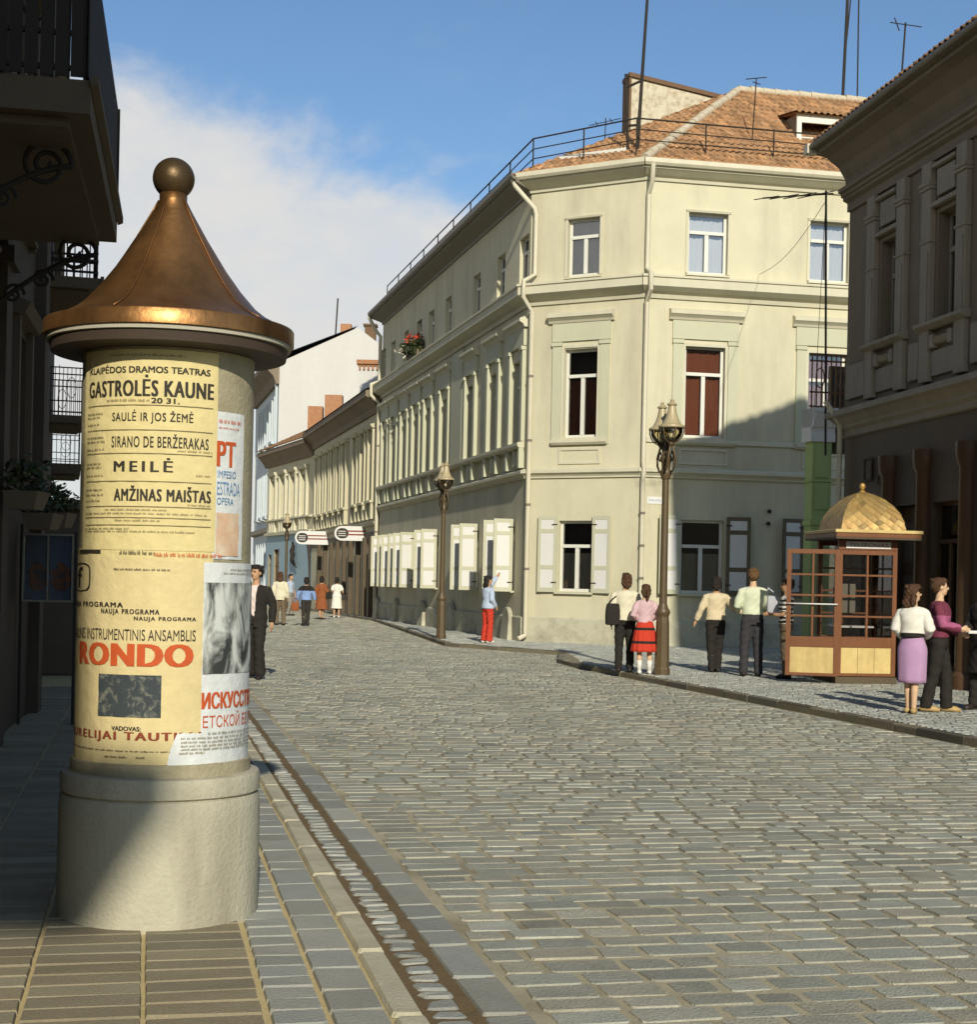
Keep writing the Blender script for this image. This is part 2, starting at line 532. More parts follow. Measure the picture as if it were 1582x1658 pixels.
M['inkdred'] = mat('dark red ink', (0.24, 0.05, 0.02), rough=0.7, var=0.2, vs=14, bump=0.0)
M['inkblue'] = mat('blue ink', (0.10, 0.22, 0.40), rough=0.7, var=0.2, vs=14, bump=0.0)
M['photo_dark'] = photo_mat('dark printed photo', (0.035, 0.045, 0.05), (0.34, 0.33, 0.24), 26, 0.50, 0.80)
M['photo_grey'] = photo_mat('grey printed photo', (0.03, 0.035, 0.03), (0.58, 0.60, 0.55), 8.5, 0.40, 0.60, (1, 1, 0.55))
M['lamp'] = mat('bronze lamp paint', (0.095, 0.066, 0.032), rough=0.45, var=0.2, bump=0.08, spec=0.45)
M['lamp_cap'] = mat('pale lamp hood', (0.40, 0.33, 0.19), rough=0.4, var=0.12, bump=0.05, spec=0.5)
M['wood'] = mat('varnished red wood', (0.175, 0.068, 0.026), rough=0.42, var=0.25, vs=6, bump=0.12, bs=50, spec=0.4)
M['woodlight'] = mat('honey wood', (0.60, 0.46, 0.19), rough=0.5, var=0.22, vs=7, bump=0.1, bs=40, dirt=(0.32, 0.21, 0.08), ds=4, damt=0.5, streak=True)
M['gold'] = mat('gilded shingle', (0.50, 0.32, 0.09), rough=0.42, var=0.3, vs=6, bump=0.12, metal=0.35, dirt=(0.25, 0.14, 0.05), ds=3, damt=0.5)
M['sandjoint'] = mat('sandy joint', (0.44, 0.385, 0.255), var=0.25, vs=3, bump=0.5, bs=90, dirt=(0.15, 0.12, 0.07), ds=0.55, damt=0.95)
M['browngap'] = mat('brown gutter soil', (0.16, 0.11, 0.05), var=0.3, vs=6, bump=0.5, bs=60)
M['yellowjoint'] = mat('yellow mortar joint', (0.55, 0.44, 0.22), var=0.2, vs=5, bump=0.4, bs=80)
M['sett'] = mat('granite sett', (0.36, 0.35, 0.275), rough=0.72, var=0.24, vs=6.0, bump=0.7, bs=80, attr='Col', spec=0.45, dirt=(0.20, 0.19, 0.15), ds=0.45, damt=0.5, fine=0.38)
M['paver'] = mat('grey clay paver', (0.255, 0.22, 0.145), rough=0.85, var=0.18, vs=5.0, bump=0.5, bs=80, attr='Col', fine=0.2)
M['slab'] = mat('blue grey flag', (0.31, 0.31, 0.268), rough=0.8, var=0.16, vs=4, bump=0.45, bs=70, attr='Col', fine=0.16)
M['strip'] = mat('pale concrete kerb', (0.50, 0.46, 0.33), rough=0.85, var=0.18, vs=5, bump=0.5, bs=70, dirt=(0.30, 0.26, 0.17), ds=4, damt=0.6)
M['eastpave'] = mat('grey pavement', (0.40, 0.41, 0.36), rough=0.85, var=0.15, vs=3, bump=0.5, bs=60, attr='Col', dirt=(0.26, 0.25, 0.2), ds=1.0, damt=0.5, fine=0.16)
M['kerb'] = mat('dark kerb stone', (0.17, 0.15, 0.11), rough=0.85, var=0.3, vs=8, bump=0.5, bs=50, attr='Col')
M['soil'] = mat('packed ground', (0.24, 0.21, 0.14), var=0.2, bump=0.4, bs=20)

# ------------------------------------------------------------------ ground, road and pavements
MB().add([(-600, -300, -0.10), (600, -300, -0.10), (600, 900, -0.10), (-600, 900, -0.10)], [(0, 1, 2, 3)]).build('ground', M['soil']).__setitem__('kind', 'structure')

SX, SY = -0.2270, 1.0                    # street direction, per metre of depth
SL = math.hypot(SX, SY)
SD = Vector((SX / SL, SY / SL, 0))
SN = Vector((SY / SL, -SX / SL, 0))       # across, to the right

def west_line(y):                         # the gutter joint on the near pavement
    return 1.33 - 0.227 * y
EAST = [(-10, 11.6), (5.0, 7.85), (16.04, 5.08), (29.5, 1.70), (34.5, 1.64), (38.2, -1.07), (60.3, -4.55), (82, -10.2), (95, -14.6)]
def east_line(y):
    for (a, xa), (b, xb) in zip(EAST, EAST[1:]):
        if y <= b:
            return xa + (xb - xa) * (y - a) / (b - a)
    return EAST[-1][1]

def stone(mb, cx, cy, hu, hv, z, du, dv, bev, rnd, col, sink=0.035, jit=0.012, cut=0.0):
    """one hewn stone: a slightly uneven top with sloping arrises; cut blunts its corners"""
    k = [(-1, -1), (1, -1), (1, 1), (-1, 1)]
    jj = [(rnd.uniform(-jit, jit) * .6, rnd.uniform(-jit, jit) * .5) for _ in k]
    vs = []
    for lvl in (0, 1):
        for (su, sv), (ja, jb) in zip(k, jj):
            a, b = hu + ja - bev * lvl, hv + jb - bev * lvl
            zz = z - sink if lvl == 0 else z + rnd.uniform(-0.003, 0.003)
            if cut:
                c1, c2 = cut * rnd.uniform(.5, 1.4), cut * rnd.uniform(.5, 1.4)
                pq = [(su * a, sv * (b - c1)), (su * (a - c2), sv * b)]
                if su * sv < 0: pq.reverse()
                if (su, sv) in ((-1, -1), (1, 1)): pass
            else:
                pq = [(su * a, sv * b)]
            for x, y_ in pq:
                vs.append((cx + du[0] * x + dv[0] * y_, cy + du[1] * x + dv[1] * y_, zz))
    n = len(vs) // 2
    mb.add(vs, [tuple(range(n, 2 * n))] + [(i, (i + 1) % n, n + (i + 1) % n, n + i) for i in range(n)], col)

def tone(rnd, spread, warm=0.06):
    k = 1 + rnd.gauss(0, spread)
    w = rnd.uniform(-warm, warm)
    return (max(.3, k * (1 + w)), max(.3, k), max(.3, k * (1 - w)))

rs = random.Random(11)
road = MB()
y = 4.4
while y < 72:
    step = rs.uniform(0.155, 0.20)
    yl = y + step / 2
    # row runs across the street; it starts at the gutter slabs
    x = west_line(yl) + 0.15
    x1 = east_line(yl + 1.7) - 0.02
    lim = min(x1, x + 13)
    # nothing to lay where the camera can never see it: far right of the frame near the camera
    lim = min(lim, yl * 0.36 + 1.2)
    x += rs.uniform(0, 0.05)
    wav = rs.uniform(-0.022, 0.022)
    while x < lim - 0.06:
        wdt = rs.uniform(0.18, 0.36)
        if x + wdt > lim:
            wdt = lim - x
        t = x + wdt / 2 - (west_line(yl) + 0.15)
        cy = yl + 0.227 * t + wav * math.sin(t * 1.7)
        cx = x + wdt / 2
        z = -0.002 + rs.uniform(-0.002, 0.002) + 0.003 * math.sin(cx * 1.3 + cy * 0.5)
        stone(road, cx, cy, wdt / 2 - 0.004, step / 2 - 0.0035, z, SN, SD, rs.uniform(0.008, 0.016), rs, tone(rs, 0.11, .05), 0.03, 0.013, .016 if yl < 22 else 0)
        x += wdt
    y += step
tag(road.build('road', M['sett'], normals=False, colors=True), kind='structure')
MB().add([(west_line(-6) + .1, -6, -0.010), (14, -6, -0.010), (8, 20, -0.010), (6, 100, -0.010), (-27, 100, -0.010), (west_line(20) + .1, 20, -0.010)], [(0, 1, 2, 3, 4, 5)]).build('road_bed', M['sandjoint']).__setitem__('kind', 'structure')

# near pavement: four courses of clay pavers, flags, a pale concrete strip, the gutter of small setts, edge slabs
rp = random.Random(5)
def course(mb, o0, o1, y0, y1, lo, hi, z, gap, spread, bev=0.006, jit=0.004):
    y = y0
    while y < y1:
        st = rp.uniform(lo, hi)
        yy = y + st / 2
        c = west_line(yy) + (o0 + o1) / 2
        cy = yy + 0.227 * ((o0 + o1) / 2)
        stone(mb, c, cy, (o1 - o0) / 2 * SL - gap, st / 2 - gap * 0.8, z + rp.uniform(-.002, .002), SN, SD, bev, rp, tone(rp, spread, 0.03), 0.02, jit, .012 if o1 - o0 < .3 else 0)
        y += st
pav = MB()
for k in range(7):
    course(pav, -1.24 - .43 * k, -0.81 - .43 * k, 4.8 + 0.0 * k, 22, 0.150, 0.172, 0.0, 0.007, 0.12)
tag(pav.build('sidewalk', M['paver'], normals=False, colors=True), kind='structure')
flg = MB()
course(flg, -0.80, -0.59, 4.8, 40, 0.15, 0.18, 0.0, 0.006, 0.10)
course(flg, -0.58, -0.375, 4.8, 40, 0.17, 0.40, 0.0, 0.003, 0.08)
course(flg, -0.045, 0.145, 4.8, 70, 0.25, 0.55, -0.004, 0.004, 0.12, 0.010)
tag(flg.build('sidewalk_flags', M['slab'], normals=False, colors=True), kind='structure')
stp = MB()
course(stp, -0.37, -0.235, 4.8, 45, 0.7, 1.0, 0.008, 0.006, 0.0, 0.012, 0.010)
tag(stp.build('kerb_strip', M['strip'], normals=False), kind='structure')
gut = MB()
course(gut, -0.232, -0.072, 4.8, 40, 0.105, 0.15, -0.004, 0.012, 0.16, 0.020, 0.022)
tag(gut.build('gutter_setts', M['slab'], normals=False, colors=True), kind='structure')
MB().add([(west_line(-6) - 6, -6, -0.017), (west_line(-6) - .30, -6, -0.017), (west_line(46) - .30, 46, -0.017), (west_line(46) - 9, 46, -0.017)], [(0, 1, 2, 3)]).build('sidewalk_bed', M['yellowjoint']).__setitem__('kind', 'structure')
MB().add([(west_line(-6) - .30, -6, -0.014), (west_line(-6) + .12, -6, -0.014), (west_line(60) + .12, 60, -0.014), (west_line(60) - .30, 60, -0.014)], [(0, 1, 2, 3)]).build('gutter_bed', M['browngap']).__setitem__('kind', 'structure')

# far pavement in front of the booth and the corner house, a real step up behind dark kerb stones
EP = 0.08
ed = [(7.85, 5.0), (5.08, 16.04), (1.70, 29.5), (1.45, 31.0), (1.64, 34.5), (-1.07, 38.2), (-4.55, 60.3), (-10.2, 82), (-14.6, 95)]
MB().slab(ed + [(-6, 110), (30, 110), (30, 5)], -0.09, EP - 0.009).build('sidewalk_base', M['soil']).__setitem__('kind', 'structure')
ep = MB()
re_ = random.Random(3)
y = 11.0
while y < 64:
    st = re_.uniform(0.11, 0.15) if y < 45 else 0.4
    yl = y + st / 2
    x = east_line(yl) + 0.16
    lim = min(x + 9, yl * 0.34 + 1.0, 16)
    if yl > 40.3: lim = 0.93 - .245 * (yl - 40.3) + .3
    x += re_.uniform(0, .1)
    while x < lim:
        w_ = re_.uniform(0.13, 0.20) if y < 45 else 0.6
        stone(ep, x + w_ / 2, yl, w_ / 2 - .003, st / 2 - .003, EP + re_.uniform(-.0015, .0015), (1, 0), (0, 1), 0.008, re_, tone(re_, .08, .03), 0.02, 0.005)
        x += w_
    y += st
tag(ep.build('sidewalk_paving', M['eastpave'], normals=False, colors=True), kind='structure')
kb = MB()
for (a, b) in zip(ed, ed[1:]):
    fr = Fr(a, b, 1)
    u = 0.0
    while u < fr.L - 0.02:
        l = min(re_.uniform(0.5, 1.0), fr.L - u)
        z = EP + re_.uniform(-.006, .010)
        j = re_.uniform(-.010, .010)
        kb.add([fr.at(q, w + j, zz) for zz in (-0.08, z) for w in (-0.0, 0.15) for q in (u + .008, u + l - .008)],
               [(0, 1, 3, 2), (4, 6, 7, 5), (0, 4, 5, 1), (2, 3, 7, 6), (0, 2, 6, 4), (1, 5, 7, 3)], tone(re_, .22, .05))
        u += l
tag(kb.build('kerb', M['kerb'], bevel=0.012, colors=True), kind='structure')

# ------------------------------------------------------------------ advertising column
CX, CY = -1.56, 7.30
lit = thing('advertising_column', 'round advertising column pasted with yellow theatre posters under a tall copper cone roof', 'advertising column', (CX, CY, 0))
MB().lathe((CX, CY), [(.475, -.02), (.475, .50), (.470, .555), (.462, .57), (.455, .572), (.455, .575), (.47, .585), (.472, .655), (.465, .672), (.43, .678)], 96).build('base', M['conc'], lit, smooth='auto')
MB().lathe((CX, CY), [(.425, .67), (.425, .735), (.405, .74), (.405, 2.66), (.43, 2.665)], 96).build('drum', M['drum'], lit, smooth='auto')
rf = MB().lathe((CX, CY), [(.585, 2.79), (.562, 2.80), (.47, 2.845), (.41, 2.89), (.335, 2.975), (.265, 3.07), (.17, 3.22), (.095, 3.35), (.066, 3.405), (.066, 3.44), (.03, 3.445)], 64).build('roof', M['copper'], lit, smooth=True)
band = MB().lathe((CX, CY), [(.575, 2.722), (.592, 2.725), (.592, 2.79), (.588, 2.796), (.55, 2.80)], 96).build('rim', M['copper'], rf, smooth='auto')
sm = MB()
for k in range(5):
    a = 2 * math.pi * (k + .55) / 5
    pr = [(.563, 2.806), (.472, 2.850), (.413, 2.895), (.338, 2.980), (.268, 3.075), (.173, 3.225), (.098, 3.355), (.069, 3.41)]
    sm.tube([(CX + r * math.cos(a), CY + r * math.sin(a), z) for r, z in pr], 0.004, 6)
sm.build('seam', M['copper'], rf, smooth=True)
MB().lathe((CX, CY), [(.43, 2.645), (.555, 2.655), (.565, 2.70), (.45, 2.722)], 96).build('soffit', M['underlid'], lit, smooth='auto')
MB().lathe((CX, CY), [(.555, 2.700), (.578, 2.703), (.578, 2.7215), (.55, 2.7215)], 96).build('fascia', M['fascia'], lit, smooth='auto')
MB().ball((CX, CY, 3.515), .100, 32, 20).build('finial', M['copperdark'], lit, smooth=True)

def on_drum(a, z, r):
    t = R(a)
    return (CX + r * math.sin(t), CY - r * math.cos(t), z)

def sheet(a0, a1, z0, z1, r, ragged=0.0, rnd=None):
    """a paper wrapped round the drum; ragged: uneven lower edge"""
    mb = MB()
    n = max(4, int((a1 - a0) / 2))
    m = 6
    vs = []
    for j in range(m + 1):
        for i in range(n + 1):
            a = a0 + (a1 - a0) * i / n
            z = z0 + (z1 - z0) * j / m
            if j == 0 and ragged:
                z += rnd.uniform(-ragged, ragged)
            rr = r + 0.0012 * math.sin(i * 0.9 + j * 1.7)
            vs.append(on_drum(a, z, rr))
    fs = [(j * (n + 1) + i, j * (n + 1) + i + 1, (j + 1) * (n + 1) + i + 1, (j + 1) * (n + 1) + i) for j in range(m) for i in range(n)]
    return mb.add(vs, fs)

RD = .405
def wrap_text(mb, txt, a0, a1, z0, z1, r, bold=0.0, sp=1.0):
    vs, fs = lettering(txt, 0, True, sp)
    cw = (a1 - a0) / len(txt)
    for k, q in enumerate((0, -bold, bold) if bold else (0,)):
        mb.add([on_drum(a0 + x * (a1 - a0) + q * cw, z0 + y * (z1 - z0), r + .0002 * k) for x, y in vs], fs)
    return mb

def rule(mb, a0, a1, z, h, r):
    n = max(1, int((a1 - a0) / 3))
    vs = []
    for i in range(n + 1):
        a = a0 + (a1 - a0) * i / n
        vs += [on_drum(a, z, r), on_drum(a, z + h, r)]
    return mb.add(vs, [(2 * i, 2 * i + 2, 2 * i + 3, 2 * i + 1) for i in range(n)])

def small_print(mb, a0, a1, z, h, r, rnd, fill=.72):
    """illegible fine print: a row of word-length strokes broken into letters"""
    a = a0
    while a < a1:
        wl_ = rnd.uniform(1.5, 6)
        e = min(a + wl_, a1)
        q = a
        while q < e:
            lw = rnd.uniform(.22, .5)
            rule(mb, q, min(q + lw, e), z + rnd.uniform(0, h * .15), h * rnd.uniform(.55, 1), r)
            q += lw + rnd.uniform(.18, .3)
        a = e + rnd.uniform(.6, 1.4)

rq = random.Random(21)
# poster: theatre tour
p = sheet(-56, 44.7, 1.716, 2.632, RD + .006).build('poster', M['paper_y'], lit, smooth=True, normals=False)
tag(p, 'yellow theatre poster listing plays in black type')
t = MB()
wrap_text(t, 'KLAIPĖDOS DRAMOS TEATRAS', -47.7, 38.3, 2.524, 2.563, RD + .010, .05)
wrap_text(t, 'GASTROLĖS KAUNE', -48.1, 40.8, 2.417, 2.515, RD + .010, .08, 1.12)
wrap_text(t, '20 31.', 1.2, 18.5, 2.386, 2.410, RD + .010, .08)
wrap_text(t, 'SAULĖ IR JOS ŽEMĖ', -25.4, 27.5, 2.292, 2.356, RD + .010, .03, 1.12)
wrap_text(t, 'SIRANO DE BERŽERAKAS', -25.5, 38.1, 2.184, 2.248, RD + .010, .03, 1.12)
wrap_text(t, 'MEILĖ', -23.1, 15.0, 2.074, 2.138, RD + .010, .06, 1.45)
wrap_text(t, 'AMŽINAS MAIŠTAS', -22.6, 40.3, 1.940, 2.010, RD + .010, .08, 1.15)
t.build('lettering', M['ink'], p, normals=False)
t = MB()
for z in (2.375, 2.262, 2.155, 2.028, 1.913, 1.862, 1.828):
    rule(t, -50, 41, z, .0035, RD + .010)
small_print(t, -30, 0, 2.392, .012, RD + .010, rq)
for zz in (2.335, 2.318, 2.285, 2.225, 2.206, 2.170, 2.105, 2.088, 2.050, 1.985, 1.962, 1.935):
    small_print(t, -50, -50 + rq.uniform(12, 21), zz, .011, RD + .010, rq)
for zz, a0, a1 in ((2.168, 18, 41), (2.058, 30, 41), (1.922, 25, 40), (1.895, -30, 12), (1.878, -50, 38), (1.846, -22, 8), (1.808, -50, -12), (1.796, -50, 30), (2.60, -28, 22)):
    small_print(t, a0, a1, zz, .009, RD + .010, rq)
t.build('small_print', M['inkfaint'], p, normals=False)
# poster: ensemble
p = sheet(-79, 37.6, .736, 1.682, RD + .004, .004, rq).build('poster', M['paper_y2'], lit, smooth=True, normals=False)
tag(p, 'faded yellow concert poster with large red word and dark photo')
t = MB()
wrap_text(t, 'RONDO', -55, 29.7, 1.186, 1.290, RD + .008, .09, 1.12)
t.build('lettering', M['inkred'], p, normals=False)
t = MB()
wrap_text(t, 'AURELIJAI TAUTKAI', -72, 37, .838, .887, RD + .008, .08, 1.25)
t.build('lettering', M['inkdred'], p, normals=False)
t = MB()
wrap_text(t, 'NAUJA PROGRAMA', -76, -14.9, 1.446, 1.476, RD + .008, .07, 1.3)
wrap_text(t, 'NAUJA PROGRAMA', -31.4, 8.8, 1.417, 1.447, RD + .008, .07, 1.3)
wrap_text(t, 'NAUJA PROGRAMA', -7.0, 32.1, 1.391, 1.414, RD + .008, .06, 1.3)
wrap_text(t, 'VOKALINIS INSTRUMENTINIS ANSAMBLIS', -77, 32.3, 1.304, 1.355, RD + .008, .0)
wrap_text(t, 'VADOVAS:', -21.1, -1.4, .892, .912, RD + .008, .07)
wrap_text(t, 'f', -64, -54, 1.54, 1.635, RD + .008, .05)
n = 28
ring = []
for i in range(n):
    q = 2 * math.pi * i / n
    cx_, cy_ = math.copysign(abs(math.cos(q)) ** .5, math.cos(q)), math.copysign(abs(math.sin(q)) ** .5, math.sin(q))
    ring.append((-58 + 15 * cx_, 1.588 + .066 * cy_, -58 + 13.4 * cx_, 1.588 + .061 * cy_))
t.add([on_drum(a, z, RD + .008) for a, z, _, _ in ring] + [on_drum(a, z, RD + .008) for _, _, a, z in ring], [(i, (i + 1) % n, n + (i + 1) % n, n + i) for i in range(n)])
small_print(t, -22, 15, 1.622, .011, RD + .008, rq)
small_print(t, -70, 20, .795, .008, RD + .008, rq)
small_print(t, -26, -10, .765, .011, RD + .008, rq)
small_print(t, -4, 2, .765, .011, RD + .008, rq)
t.build('small_print', M['ink'], p, normals=False)
sheet(-32.5, 11.1, .954, 1.147, RD + .0075).build('picture', M['photo_dark'], p, smooth=True, normals=False)
# poster: white and red
p = sheet(43, 71, 1.684, 2.369, RD + .0035).build('poster', M['paper_w'], lit, smooth=True, normals=False)
tag(p, 'white poster with tall red letters and blue lines')
t = MB()
wrap_text(t, 'PT', 45.2, 60.7, 2.115, 2.232, RD + .0075, .08)
small_print(t, 46, 67, 2.315, .02, RD + .0075, rq)
small_print(t, 46, 64, 2.29, .008, RD + .0075, rq)
t.build('lettering', M['inkred'], p, normals=False)
t = MB()
wrap_text(t, 'IMPESIO', 45.4, 61.8, 2.062, 2.096, RD + .0075, .0)
wrap_text(t, 'ESTRADA', 45.4, 66.3, 1.982, 2.044, RD + .0075, .0)
wrap_text(t, 'OPERA', 45.4, 59.8, 1.937, 1.970, RD + .0075, .0)
t.build('lettering', M['inkblue'], p, normals=False)
sheet(45.3, 66, 1.70, 1.90, RD + .0075).build('picture', M['stain'], p, smooth=True, normals=False)
# poster: art exhibition
p = sheet(37.1, 98, .730, 1.668, RD + .0055, .004, rq).build('poster', M['paper_w'], lit, smooth=True, normals=False)
tag(p, 'white exhibition poster with grey photo and red Cyrillic words')
sheet(37.4, 97.6, 1.152, 1.575, RD + .0085).build('picture', M['photo_grey'], p, smooth=True, normals=False)
t = MB()
wrap_text(t, 'ИСКУССТВО', 37.6, 97, .991, 1.068, RD + .0095, .08)
wrap_text(t, 'ЕТСКОЙ БЕЛО', 38.4, 97, .904, .975, RD + .0095, .0)
t.build('lettering', M['inkred'], p, normals=False)
t = MB()
for zz in (.872, .853, .835, .818, .802):
    small_print(t, 24 if zz < .86 else 42, 92, zz, .011, RD + .0125, rq)
small_print(t, 23, 40, .785, .011, RD + .0125, rq)
small_print(t, 58, 92, 1.632, .008, RD + .0095, rq)
small_print(t, 52, 92, 1.615, .008, RD + .0095, rq)
t.build('small_print', M['inkfaint'], p, normals=False)
# torn flap of the white sheet pasted over the yellow one
lob = []
n = 26
for i in range(n + 1):
    a = 15.5 + 22.5 * i / n
    h = .730 + .152 * min(1, (max(0, (a - 15.5) / 6)) ** .6) + rq.uniform(-.004, .004)
    lob += [on_drum(a, .728 + rq.uniform(-.003, .003), RD + .0100), on_drum(a, h, RD + .0100)]
MB().add(lob, [(2 * i, 2 * i + 2, 2 * i + 3, 2 * i + 1) for i in range(n)]).build('flap', M['paper_w'], p, normals=False)
# torn strips of older bills between the two yellow posters
t = MB()
rule(t, -60, -33, 1.700, .014, RD + .0095)
t.build('torn_strip', M['ink'], lit, normals=False)
p = sheet(-79, 44, 1.665, 1.725, RD + .003).build('torn_strip', M['paper_y'], lit, smooth=True, normals=False)
t = MB()
small_print(t, -18, 5, 1.694, .018, RD + .0085, rq)
t2 = MB()
small_print(t2, 5, 52, 1.688, .018, RD + .0085, rq)
t.build('small_print', M['ink'], p, normals=False)
t2.build('small_print', M['inkred'], p, normals=False)

# ------------------------------------------------------------------ tiled roofs
def inside(p, poly):
    c = False
    j = len(poly) - 1
    for i in range(len(poly)):
        (xi, yi), (xj, yj) = poly[i], poly[j]
        if (yi > p[1]) != (yj > p[1]) and p[0] < (xj - xi) * (p[1] - yi) / (yj - yi) + xi:
            c = not c
        j = i
    return c

def tiles(pts, tw=0.18, th=0.28, seg=6, amp=0.026, lift=0.030, rnd=None, spread=.17):
    """rows of waved clay tiles over a flat polygon; pts[0]->pts[1] is the eave"""
    rnd = rnd or random.Random(9)
    p = [Vector(q) for q in pts]
    eu = (p[1] - p[0]).normalized()
    nn = eu.cross(p[2] - p[0]).normalized()
    if nn.z < 0: nn = -nn
    ev = nn.cross(eu)
    if ev.z < 0: ev = -ev
    poly = [((q - p[0]).dot(eu), (q - p[0]).dot(ev)) for q in p]
    u0, u1 = min(q[0] for q in poly), max(q[0] for q in poly)
    v1 = max(q[1] for q in poly)
    mb = MB()
    mb.add([q - nn * 0.03 for q in p], [tuple(range(len(p)))])
    for j in range(int(v1 / th) + 1):
        va, vb = j * th - .03, (j + 1) * th + 0.02
        off = rnd.uniform(-.01, .01)
        for i in range(int((u1 - u0) / tw) + 1):
            ua = u0 + i * tw
            if not inside((ua + tw / 2, min(j * th + th * .5, v1 - .01)), poly):
                continue
            c = tone(rnd, spread, .05)
            dz = rnd.uniform(-.006, .006)
            vs = []
            for k in range(seg + 1):
                t = k / seg
                h = amp * math.sin(math.pi * 2 * t) + dz
                a = p[0] + eu * (ua + t * tw + off)
                vs += [a + ev * va + nn * (h + lift), a + ev * vb + nn * h, a + ev * va + nn * (h + lift - .02)]
            fs = []
            for k in range(seg):
                fs += [(3 * k, 3 * k + 3, 3 * k + 4, 3 * k + 1), (3 * k + 2, 3 * k + 5, 3 * k + 3, 3 * k)]
            mb.add(vs, fs, c)
    return mb

def ridge(mb, a, b, r=.11, step=.34, rnd=None):
    """overlapping half-round ridge tiles bedded in mortar"""
    rnd = rnd or random.Random(4)
    a, b = Vector(a), Vector(b)
    L = (b - a).length
    d = (b - a) / L
    n = int(L / step)
    for i in range(n):
        p = a + d * (L * i / n)
        q = a + d * (L * (i + 1.12) / n)
        o = Vector((rnd.uniform(-.012, .012), rnd.uniform(-.012, .012), rnd.uniform(-.01, .015)))
        mb.tube([p + o, q + o], [r * rnd.uniform(1.0, 1.15), r * .86], 10)
    return mb

# ------------------------------------------------------------------ corner house
A, C, D, E = (.93, 40.3), (3.80, 38.7), (13.0, 40.54), (-4.50, 61.5)
FS, FC, FRT = Fr(A, E, -1), Fr(A, C, 1), Fr(C, D, 1)
house = thing('corner_house', 'cream three-storey corner house with chamfered corner, tiled roof and khaki shutters', 'house', (A[0], A[1], EP))

Hc = {'g': [(1.02, 2.0, 1.43, 3.28)], '1': [(1.09, 2.05, 5.46, 7.77)], '2': [(1.11, 2.04, 9.68, 11.18)]}
Hr = {'g': [(1.14, 2.30, 1.45, 3.34), (4.52, 5.62, 1.45, 3.34), (7.6, 8.7, 1.45, 3.34)],
      '1': [(1.16, 2.23, 5.46, 7.82), (4.53, 5.60, 5.46, 7.82), (7.62, 8.69, 5.46, 7.82)],
      '2': [(1.17, 2.24, 9.68, 11.25), (4.50, 5.58, 9.68, 11.25), (7.62, 8.69, 9.68, 11.25)]}
G0 = [1.5, 5.55, 11.15, 15.0, 17.4, 19.6]
G1 = [.95, 3.45, 6.3, 9.9, 12.5, 14.55, 16.75, 18.85, 20.75]
G2 = [.62, 3.05, 5.95, 9.85, 12.5, 14.55, 16.95, 19.55, 21.6]
Hs = {'g': [(c - .5, c + .5, 1.42, 3.25) for c in G0], '1': [(c - .5, c + .5, 5.42, 7.65) for c in G1], '2': [(c - .45, c + .45, 9.68, 10.98) for c in G2]}
ZT = 12.42
w = MB()
for fr, L, Hh in ((FC, FC.L, Hc), (FRT, FRT.L, Hr), (FS, FS.L, Hs)):
    facade(fr, 0, L, .72, ZT, Hh['g'] + Hh['1'] + Hh['2'], .24, w)
w.build('wall', M['cream'], house, normals=False)
# interior backing, so that rooms are dark and the house casts a whole shadow
inn = [FC.at(0.35, -.55, 0)[:2], FC.at(FC.L - .1, -.55, 0)[:2], FRT.at(FRT.L, -.6, 0)[:2], (11.5, 50), (4, 65), FS.at(FS.L - .02, -.6, 0)[:2]]
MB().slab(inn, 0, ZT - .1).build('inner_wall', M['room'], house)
s = MB()
s.prism(FC, [(-.1, 0), (.06, 0), (.06, .70), (.0, .74), (-.1, .74)], 0, FC.L, .5, .34)
s.prism(FRT, [(-.1, 0), (.06, 0), (.06, .70), (.0, .74), (-.1, .74)], 0, FRT.L, .34, 0)
s.prism(FS, [(-.1, 0), (.06, 0), (.06, .70), (.0, .74), (-.1, .74)], 0, FS.L, .5, 0)
s.build('socle', M['socle'], house)
# floor cornices, mitred at both corners (moulding profile w, z)
def run(prof, k, mname, name, ku=.47, kr=.34):
    m = MB()
    m.prism(FC, prof, 0, FC.L, ku, kr).prism(FRT, prof, 0, FRT.L, kr, 0).prism(FS, prof, 0, FS.L, ku, 0)
    return m.build(name, M[mname], house)
run([(-.05, 4.40), (.05, 4.40), (.05, 4.44), (.10, 4.50), (.16, 4.53), (.16, 4.60), (.03, 4.66), (-.05, 4.66)], 0, 'cream_trim', 'cornice')
run([(-.05, 8.98), (.05, 8.98), (.08, 9.08), (.20, 9.14), (.33, 9.22), (.36, 9.24), (.36, 9.44), (.40, 9.46), (.40, 9.52), (.02, 9.60), (-.05, 9.60)], 0, 'cream_trim', 'cornice')
for fr, k0, k1, ov, mn in ((FC, .47, .34, .36, 'cream_trim'), (FRT, .34, 0, .36, 'cream_trim'), (FS, .47, 0, .52, 'gutterdark')):
    MB().prism(fr, [(-.05, 11.98), (.05, 11.98), (.07, 12.06), (.16, 12.10), (ov - .04, 12.20), (ov, 12.22), (ov, 12.30), (-.05, 12.34)], 0, fr.L, k0, k1).build('eave', M[mn], house)
    MB().prism(fr, [(ov - .06, 12.27), (ov + .08, 12.27), (ov + .13, 12.33), (ov + .13, 12.44), (ov + .10, 12.44), (ov + .09, 12.36), (ov - .02, 12.33), (ov - .06, 12.33)], 0, fr.L, k0, k1).build('gutter', M['zinc' if mn != 'gutterdark' else 'gutterdark'], house)

